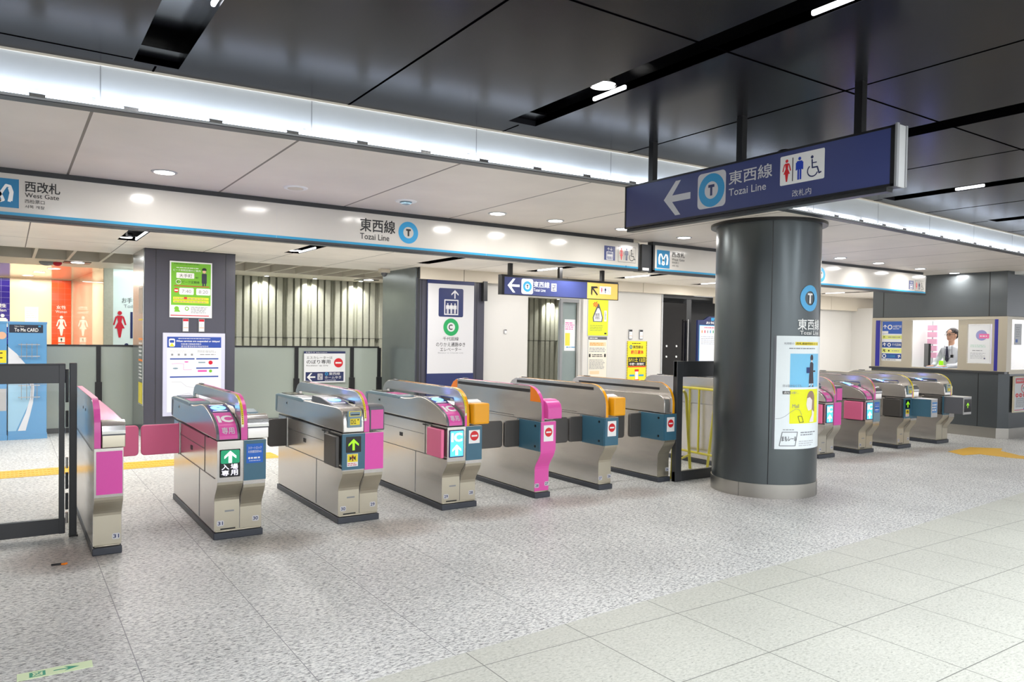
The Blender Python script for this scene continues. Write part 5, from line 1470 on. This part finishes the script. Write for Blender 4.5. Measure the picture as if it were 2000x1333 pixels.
b = MB(); b.tube([(.01, 0, .17), (.63, .33, .17)], .013, M['pipe'], 8); b.build('rail', t)
t = thing('notice_stand', 'narrow teal notice stand with hanging white sheets behind the glass panel', 'notice stand', (6.16, 6.27, 0))
b = MB(); b.box(0, 0, 0, .10, .08, .92, M['teal']); b.build('post_panel', t, bevel=.004)
b = MB(); b.box(.11, .0, .45, .20, .006, .98, M['paper']); b.box(.11, -.001, .62, .20, .0, .623, M['grey']); b.box(.11, -.001, .80, .20, .0, .803, M['grey']); b.build('sheets', t)
b = MB(); b.box(-.16, .02, .0, -.04, .05, .4, mat('pale blue sheet', '#a9c9e4')); b.build('leaflet_panel', t)
# ------------------------------------------------------------------ column graphics
def cm(R):
    def fm(u, v, d):
        a = math.radians(-90)+u/R
        return (CX+(R+d+.003)*math.cos(a), CY+(R+d+.003)*math.sin(a), v)
    return fm
def cpan(lay):
    p = Pan(cm(CR), lay); p.slice = (0, [-1.+.012*k for k in range(170)]); return p
A = lambda deg: math.radians(deg+90)*CR
t = thing('column_sign', 'blue T ring with Tozai Line lettering on the dark round column', 'sign', (0, 0, 0))
p = cpan(LAY); u = A(-92)
p.ring(u, 1.915, .068, .125, mat('pale sky blue film', '#58b4ea', .4), 1); p.rect(u-.035, 1.945, u+.035, 1.962, M['white'], 1); p.rect(u-.012, 1.865, u+.012, 1.95, M['white'], 1); p.build('line_ring', t, fixn=False); p = cpan(LAY)
p.text('東西線', A(-108.5), 1.612, A(-70.5), 1.715, M['white'], 1, .02); p.text('Tozai Line', A(-105.5), 1.568, A(-72.5), 1.603, M['white'], 1, .01)
p.build('lettering', t, fixn=False)
t = thing('column_poster', 'white poster with blue and yellow drawings wrapped on the round column', 'poster', (0, 0, 0))
p = cpan(.0012); a, b_ = A(-131.5), A(-62)
p.rect(a, .477, b_, 1.553, mat('glossy poster paper', '#e9f1f3', .3), 1, 30, 1)
p.rect(A(-134), .48, A(-131.5), 1.55, M['slate'], 1, 2, 1)
sb, yl = mat('poster sky blue', '#7cc8ee', .45), mat('poster vivid yellow', '#eef000', .45)
p.rect(A(-116.5), 1.065, A(-71), 1.385, sb, 2, 20, 1); p.rect(A(-116), .72, A(-71), 1.045, yl, 2, 20, 1)
p.rect(A(-111), 1.465, A(-73), 1.497, M['yellow'], 2, 14, 1); p.text('改札通過時刻をメール', A(-110), 1.47, A(-74), 1.492, M['ink'], 3); p.text('利用駅の', A(-123.5), 1.47, A(-112.5), 1.492, M['tgrey'], 3)
p.lines(A(-118), 1.425, A(-75), 1.445, 1, M['tgrey'], 3)
k = mat('drawing dark plum', '#3d3640'); sk = mat('drawing pale skin', '#ece4de')
c0 = A(-87)
p.disc(c0, 1.345, .024, k, 3, .032); p.rect(c0-.01, 1.305, c0+.008, 1.325, sk, 4); p.pts([(c0-.025, 1.30), (c0-.035, 1.20), (c0-.04, 1.10), (c0+.04, 1.10), (c0+.03, 1.20), (c0+.03, 1.29), (c0, 1.31)], k, 3)
p.rect(c0+.02, 1.21, c0+.07, 1.225, k, 3); p.rect(c0-.075, 1.20, c0-.03, 1.255, mat('drawing navy bag', '#243a72'), 4); p.rect(c0-.03, 1.075, c0-.015, 1.10, sk, 3); p.rect(c0+.012, 1.075, c0+.026, 1.10, sk, 3)
p.pts([(c0-.055, 1.068), (c0-.01, 1.085), (c0-.02, 1.068)], k, 4); p.pts([(c0+.005, 1.068), (c0+.03, 1.09), (c0+.04, 1.068)], k, 4)
c1_ = A(-88); br = mat('drawing brown hair', '#9a7f6a')
p.disc(c1_+.01, .955, .062, br, 3, .075); p.pts([(c1_+.0, .93), (c1_+.07, .95), (c1_+.075, .83), (c1_+.03, .84)], br, 3)
p.pts([(c1_-.045, .95), (c1_-.01, .97), (c1_+.03, .93), (c1_+.025, .85), (c1_+.03, .80), (c1_+.0, .76), (c1_-.01, .73), (c1_+.06, .73), (c1_+.07, .82), (c1_+.03, .85)], sk, 4); p.pts([(c1_-.05, .96), (c1_-.06, .90), (c1_-.05, .87), (c1_-.03, .84), (c1_+.02, .85), (c1_+.03, .94), (c1_-.01, .97)], sk, 4)
p.stroke([(A(-131), .765), (A(-126), .77), (A(-121), .79), (A(-115), .83), (A(-109), .86), (A(-104), .85), (A(-101), .80)], .003, M['tgrey'], 4)
p.stroke([(A(-106), .79), (A(-101), .79), (A(-98.5), .735), (A(-103.5), .73), (A(-106), .79)], .005, k, 4); p.text('Mail', A(-113), .87, A(-105), .905, M['tgrey'], 4)
p.text('目は届かなくても、', A(-124), 1.068, A(-101), 1.092, M['tgrey'], 4); p.rect(A(-124), 1.0, A(-115.5), 1.03, M['ink'], 4); p.text('通知', A(-123.3), 1.004, A(-116.2), 1.026, M['white'], 5); p.text('は届く。', A(-114.5), 1.004, A(-106), 1.026, M['tgrey'], 4)
p.stroke([(A(-126.5), .51), (A(-123.5), .64), (A(-106), .64), (A(-108.5), .51), (A(-126.5), .51)], .005, k, 3); p.text('まもレール', A(-124), .555, A(-107), .60, k, 4, .01); p.lines(A(-123), .655, A(-108), .67, 1, M['tgrey'], 3)
p.lines(A(-102), .60, A(-76), .645, 2, M['tgrey'], 3, rag=.5); p.lines(A(-104), .50, A(-78), .56, 3, M['tgrey2'], 3)
p.build('sheet', t, fixn=False)
# ------------------------------------------------------------------ booth notices, counter things, officer
def bposter(name, label, y0, y1, z0, z1, draw, base=None, x=BX+.022, th=.003, group=None, bk=None):
    t = thing(name, label, 'sign', (x, y1, z0), -math.pi/2, group)
    b = MB(); b.box(0, -th, 0, y1-y0, 0, z1-z0, bk or M['paper']); b.build('backing', t)
    p = Pan(lambda u, v, d: (u, -th-d, v)); p.rect(0, 0, y1-y0, z1-z0, base or M['paper'], 1); draw(p, y1-y0, z1-z0); p.build('sheet', t, fixn=False)
    return t
bsky, navy2, pale_y = mat('window sign blue', '#3565c4', .4), mat('window sign navy', '#1f4a96', .4), mat('window sign pale yellow', '#e9ef86', .4)
def d_win(p, w, h):
    p.rect(0, .68*h, w, h, bsky, 2); p.arrow(.13*w, .86*h, .1*w, 90, M['white'], 3, .4); p.ring(.38*w, .85*h, .07*w, .12*w, M['white'], 3); p.text('半蔵門線', .53*w, .83*h, .95*w, .90*h, M['white'], 3); p.lines(.53*w, .79*h, .9*w, .82*h, 1, M['white'], 3); p.rect(.0, .685*h, .3*w, .75*h, M['white'], 3)
    p.rect(0, .55*h, w, .64*h, pale_y, 2); p.arrow(.1*w, .595*h, .05*w, 90, M['ink'], 3, .3); p.lines(.3*w, .575*h, .95*w, .615*h, 1, M['tgrey'], 3)
    p.rect(0, .33*h, w, .47*h, navy2, 2); p.arrow(.12*w, .41*h, .09*w, 100, M['white'], 3, .5); p.ring(.36*w, .40*h, .05*w, .09*w, M['white'], 3); p.text('千代田線', .5*w, .37*h, .95*w, .44*h, M['white'], 3)
    p.rect(0, .2*h, w, .31*h, pale_y, 2); p.arrow(.12*w, .25*h, .08*w, 120, M['ink'], 3, .5); p.disc(.35*w, .25*h, .04*w, M['ink'], 3); p.lines(.5*w, .23*h, .95*w, .27*h, 1, M['tgrey'], 3)
    p.rect(0, .05*h, w, .18*h, navy2, 2); p.ring(.12*w, .115*h, .06*w, .1*w, M['white'], 3); p.text('三田線', .28*w, .08*h, .68*w, .15*h, M['skyblue'], 3); p.arrow(.86*w, .115*h, .08*w, 70, M['white'], 3, .5)
    p.lines(.02*w, .0, .9*w, .04*h, 1, M['tgrey'], 3)
bposter('direction_sign', 'stack of blue and pale yellow direction signs on the booth sliding window', 7.225, 7.59, 1.185, 1.89, d_win)
def d_w2(p, w, h):
    p.disc(.62*w, .72*h, .27*w, mat('lilac disc', '#9c9cd0'), 2, .13*h*1.05); p.rrect(.5*w, .64*h, .98*w, .76*h, .01, mat('pink star', '#f07ab0'), 3); p.lines(.55*w, .67*h, .9*w, .73*h, 1, M['white'], 4)
    p.lines(.2*w, .3*h, .85*w, .34*h, 1, M['tgrey'], 3); p.lines(.1*w, .1*h, .85*w, .27*h, 5, M['tgrey2'], 3); p.lines(.1*w, .4*h, .9*w, .48*h, 2, mat('pastel print', '#bfe0cf'), 3); p.rect(.75*w, .1*h, .82*w, .13*h, M['navydeep'], 3)
bposter('window_notice', 'white notice with lilac disc and pink tag on the booth window', 5.80, 6.12, 1.2, 1.82, d_w2)
# safety poster on the turned booth face
t = thing('wall_poster', 'white safety poster with red heading on the booth corner at the right edge', 'poster', (13.27, 5.512, .42), -.05)
b = MB(); b.box(0, -.02, 0, .85, 0, .58, mat('cream frame', '#e2d8bd')); b.build('frame', t)
p = Pan(lambda u, v, d: (u, -.02-d, v)); w, h = .85, .58
p.rect(.03, .02, w-.03, h-.015, M['paper'], 1); p.rect(.05, h-.115, w-.05, h-.03, M['red'], 2); p.text('線路内への危険行為禁止', .08, h-.085, w-.08, h-.055, M['white'], 3, .02); p.rect(.03, .035, w-.03, .045, M['red'], 2)
p.ring(.33, .385, .065, .078, M['red'], 3, asp=1.35); p.text('危険行為', .26, .37, .40, .40, M['ink'], 3); p.stroke([(.24, .44), (.42, .33)], .008, M['red'], 4)
for k in range(5): p.disc(.10+.115*k, .275, .048, M['red'], 3, .034); p.rect(.08+.115*k, .27, .12+.115*k, .28, M['white'], 4)
p.lines(.07, .08, .75, .235, 9, M['tgrey'], 3, rag=.1); p.rect(.31, .05, .37, .07, M['blue'], 3)
p.build('sheet', t, fixn=False)
t = thing('window_notice', 'white paper notice on the right-hand booth window', 'sign', (13.42, 5.57, 1.5), -.05)
b = MB(); b.box(0, -.004, 0, .22, 0, .34, M['lgrey']); b.build('backing', t); p = Pan(lambda u, v, d: (u, -.004-d, v)); p.rect(.0, .0, .22, .34, mat('pale grey paper', '#dfe2e6'), 1); p.rect(.03, .04, .10, .09, M['blue'], 2); p.lines(.04, .12, .18, .3, 5, M['tgrey2'], 2); p.build('sheet', t, fixn=False)
t = thing('computer_monitor', 'black computer monitor seen edge-on inside the booth window', 'monitor', (13.66, 7.06, .98), math.radians(-50))
b = MB(); b.box(-.02, -.16, .1, .02, .16, .52, M['black']); b.build('screen', t, bevel=.006); b = MB(); b.box(-.02, -.02, .02, .02, .02, .14, M['black']); b.box(-.09, -.09, 0, .09, .09, .02, M['black']); b.build('stand', t)
t = thing('folder', 'light blue folder lying on the booth counter before the officer', 'folder', (13.22, 6.70, 1.077)); b = MB(); b.box(-.06, -.14, .0, .14, .14, .022, mat('folder blue', '#8fb8e6')); b.build('cover', t, bevel=.003)
t = thing('hanging_tag', 'row of pink tags hanging inside the booth window', 'tag', (14.6, 7.45, .98)); b = MB(); b.box(0, 0, 0, .02, .02, .95, M['lgrey']); b.build('rod', t)
for k in range(5):
    b = MB(); b.box(-.01, -.08, .25+.13*k, .03, .1, .35+.13*k, mat('tag pink', '#efb3cc')); b.build('tag_sheet', t)
skin, shirt, tie, hair, trou = mat('skin', '#d9a88c', .5), mat('white uniform shirt', '#e9ecf3', .6, noise=.03), mat('dark striped tie', '#34364a', .6), mat('dark brown hair', '#2a1d19', .6), mat('dark trousers', '#23252e', .7)
def skinmesh(name, verts, edges, mt, parent, root=0, sub=2):
    me = bpy.data.meshes.new(name); me.from_pydata([v[:3] for v in verts], edges, [])
    me.materials.append(mt)
    o = bpy.data.objects.new(name, me); COL.objects.link(o); o.parent = parent
    md = o.modifiers.new('skin', 'SKIN')
    for i, v in enumerate(verts):
        sv = me.skin_vertices[0].data[i]; sv.radius = (v[3], v[4] if len(v) > 4 else v[3]); sv.use_root = i == root
    md.use_smooth_shade = True
    sb_ = o.modifiers.new('sub', 'SUBSURF'); sb_.levels = sb_.render_levels = sub
    return o
# officer: local +x = his right-to-left across, he faces local -y (towards the counter, turned to the picture's left)
t = thing('person', 'station officer with glasses, white shirt and dark tie standing at the booth window', 'person', (13.83, 6.72, .0), math.radians(-104))
V = [(0, 0, .98, .13, .10), (0, 0, 1.12, .14, .105), (0, -.005, 1.27, .155, .11), (0, 0, 1.40, .15, .10), (0, 0, 1.455, .075, .07), (0, -.01, 1.50, .048, .05), (0, -.012, 1.545, .045, .05),
     (.16, 0, 1.405, .062), (.235, -.02, 1.25, .05), (.235, -.14, 1.13, .042), (.13, -.30, 1.115, .034),
     (-.16, 0, 1.405, .062), (-.235, -.02, 1.25, .05), (-.235, -.14, 1.13, .042), (-.11, -.32, 1.115, .034),
     (.09, 0, .86, .085), (.10, 0, .5, .06), (.10, 0, .1, .045), (-.09, 0, .86, .085), (-.10, 0, .5, .06), (-.10, 0, .1, .045), (.1, -.14, .04, .035), (-.1, -.14, .04, .035)]
E = [(0, 1), (1, 2), (2, 3), (3, 4), (4, 5), (5, 6), (3, 7), (7, 8), (8, 9), (9, 10), (3, 11), (11, 12), (12, 13), (13, 14), (0, 15), (15, 16), (16, 17), (0, 18), (18, 19), (19, 20), (17, 21), (20, 22)]
body = skinmesh('body', V, E, shirt, t)
body['label'] = 'torso and arms in a white shirt'
b = MB(); b.cyl((0, -.014, 1.47), (0, -.02, 1.56), .050, skin, r1=.047, n=20)
b.ell((0, -.02, 1.655), (.072, .088, .112), skin, 24, 18); b.ell((0, -.055, 1.60), (.052, .05, .05), skin, 16, 12)
b.prism([(-.10, 1.66), (-.128, 1.628), (-.122, 1.618), (-.095, 1.62)], 'x', -.012, .012, skin)
for s_ in (-1, 1): b.ell((s_*.073, -.01, 1.65), (.012, .022, .032), skin, 12, 8)
b.build('head', t, bevel=.003)
b = MB()
for s_ in (-1, 1): b.ell((s_*.03, -.098, 1.662), (.012, .008, .006), M['ink'], 10, 6); b.box(s_*.03-.016, -.112, 1.682, s_*.03+.016, -.098, 1.686, hair)
b.box(-.02, -.107, 1.588, .02, -.098, 1.592, mat('lips', '#a85f52')); b.build('face_features', t)
b = MB(); b.ell((0, .014, 1.70), (.084, .098, .086), hair, 24, 14, zmin=.18); b.ell((0, .045, 1.665), (.076, .055, .085), hair, 20, 12); b.prism([(-.088, 1.70), (-.02, 1.755), (.05, 1.71), (-.02, 1.69)], 'x', -.07, .07, hair)
for s_ in (-1, 1): b.ell((s_*.07, .02, 1.675), (.012, .05, .045), hair, 12, 8)
b.build('hair', t)
b = MB()
for s_ in (-1, 1):
    pts = [(s_*.032+.024*math.cos(a*math.pi/8), -.118, 1.66+.016*math.sin(a*math.pi/8)) for a in range(17)]; b.tube(pts, .002, M['ink'], 6); b.tube([(s_*.056, -.118, 1.664), (s_*.078, -.02, 1.664)], .002, M['ink'], 6)
b.tube([(-.008, -.12, 1.664), (.008, -.12, 1.664)], .002, M['ink'], 6); b.build('glasses', t)
b = MB(); b.prism([(-.02, 1.455), (.02, 1.455), (.014, 1.425), (.034, 1.22), (0, 1.18), (-.034, 1.22), (-.014, 1.425)], 'y', -.128, -.118, tie); b.build('tie', t, bevel=.002)
b = MB(); b.prism([(-.06, 1.475), (0, 1.43), (-.055, 1.40)], 'y', -.125, -.085, shirt); b.prism([(.06, 1.475), (0, 1.43), (.055, 1.40)], 'y', -.125, -.085, shirt); b.build('collar', t, bevel=.002)
b = MB(); b.tube([(.05, -.07, 1.46), (.10, -.125, 1.38), (.11, -.13, 1.30), (.06, -.135, 1.24), (-.05, -.13, 1.30), (-.06, -.08, 1.45)], .004, M['slate'], 6); b.box(.09, -.145, 1.26, .13, -.125, 1.31, M['ink']); b.build('lanyard', t)
b = MB(); b.box(-.14, -.15, 1.12, -.06, -.12, 1.20, M['lime']); b.build('armband', t, bevel=.01)
for s_, hx, hy_ in ((1, .13, -.30), (-1, -.11, -.32)):
    HV = [(hx, hy_, 1.113, .022, .017), (hx-s_*.012, hy_-.04, 1.11, .03, .015), (hx-s_*.02, hy_-.075, 1.105, .032, .013)]
    HE = [(0, 1), (1, 2)]
    for k, (ox, ln) in enumerate(((-.027, .05), (-.009, .058), (.009, .054), (.026, .042))):
        i = len(HV)
        HV += [(hx-s_*.02+ox, hy_-.09, 1.105, .009), (hx-s_*.02+ox*1.1, hy_-.09-ln*.55, 1.104, .0085), (hx-s_*.02+ox*1.1, hy_-.09-ln, 1.090, .0075)]
        HE += [(2, i), (i, i+1), (i+1, i+2)]
    i = len(HV); HV += [(hx-s_*.05, hy_-.045, 1.106, .010), (hx-s_*.062, hy_-.075, 1.10, .009)]; HE += [(1, i), (i, i+1)]
    skinmesh('hand', HV, HE, skin, t)
b = MB(); b.cyl((.09, 0, .98), (.10, 0, .08), .10, trou, r1=.06, n=16); b.cyl((-.09, 0, .98), (-.10, 0, .08), .10, trou, r1=.06, n=16); b.ell((0, 0, .96), (.17, .13, .12), trou, 20, 12); b.build('trousers', t)
# ------------------------------------------------------------------ floor markings
t = MB(); t.box(-3., 9.1, 0, 2.75, 9.56, .004, M['tactile'])
for k in range(14): t.box(-3+.45*k, 9.1, .004, -2.994+.45*k, 9.56, .0045, M['amber'])
for k in range(160):
    x = -3.+.036*k
    for y in (9.2, 9.33, 9.46): t.box(x, y-.02, .004, x+.024, y+.02, .007, M['tactile'])
tag(t.build('tactile_paving'), 'yellow tactile paving strip crossing the floor behind the gates', 'tactile paving')
t = MB(); t.prism([(10.87, 5.30), (11.62, 5.36), (11.92, 5.06), (11.62, 4.95), (11.38, 4.60), (11.75, 3.7), (11.45, 3.62), (11.05, 4.60), (11.02, 4.96), (10.70, 5.02)], 'z', 0, .004, M['tactile'])
tag(t.build('tactile_paving'), 'yellow angled tactile paving patch on the floor near the booth', 'tactile paving')
t = thing('exit_sticker', 'pale green floor sticker with emergency exit figure and arrow', 'floor sticker', (.032, 3.80, 0), math.radians(-.5))
lg = mat('pale luminous green', '#eafccf', .5); mg = mat('exit mint green', '#3fa987', .5)
b = MB(); b.box(0, 0, 0, .285, .079, .0015, lg); b.build('base', t)
p = Pan(lambda u, v, d: (u, v, .0016+d), .0004); p.rect(0, 0, .285, .079, lg, 0)
p.stroke([(.135, .04), (.205, .04)], .009, mg, 1); p.pts([(.235, .04), (.175, .066), (.195, .04), (.175, .014)], mg, 1)
p.rect(.045, .012, .105, .064, mg, 1); p.rect(.057, .018, .094, .058, lg, 2); p.stroke([(.062, .024), (.076, .036), (.09, .054)], .006, mg, 3); p.stroke([(.064, .048), (.076, .036), (.088, .024)], .005, mg, 3); p.disc(.08, .052, .004, mg, 3, n=10); p.rect(.045, .03, .06, .044, mg, 3)
p.build('print', t, fixn=False)
t = thing('marker_cap', 'small black and orange scrap lying on the floor near the magenta post', 'litter', (.229, 5.58, .006), -.12)
b = MB(); b.cyl((0, 0, 0), (.055, 0, 0), .006, M['ink'], n=10); b.build('black_end', t); b = MB(); b.prism([(.055, -.006), (.085, .01), (.09, .0), (.075, -.014)], 'z', -.005, .004, M['orange']); b.build('orange_end', t)
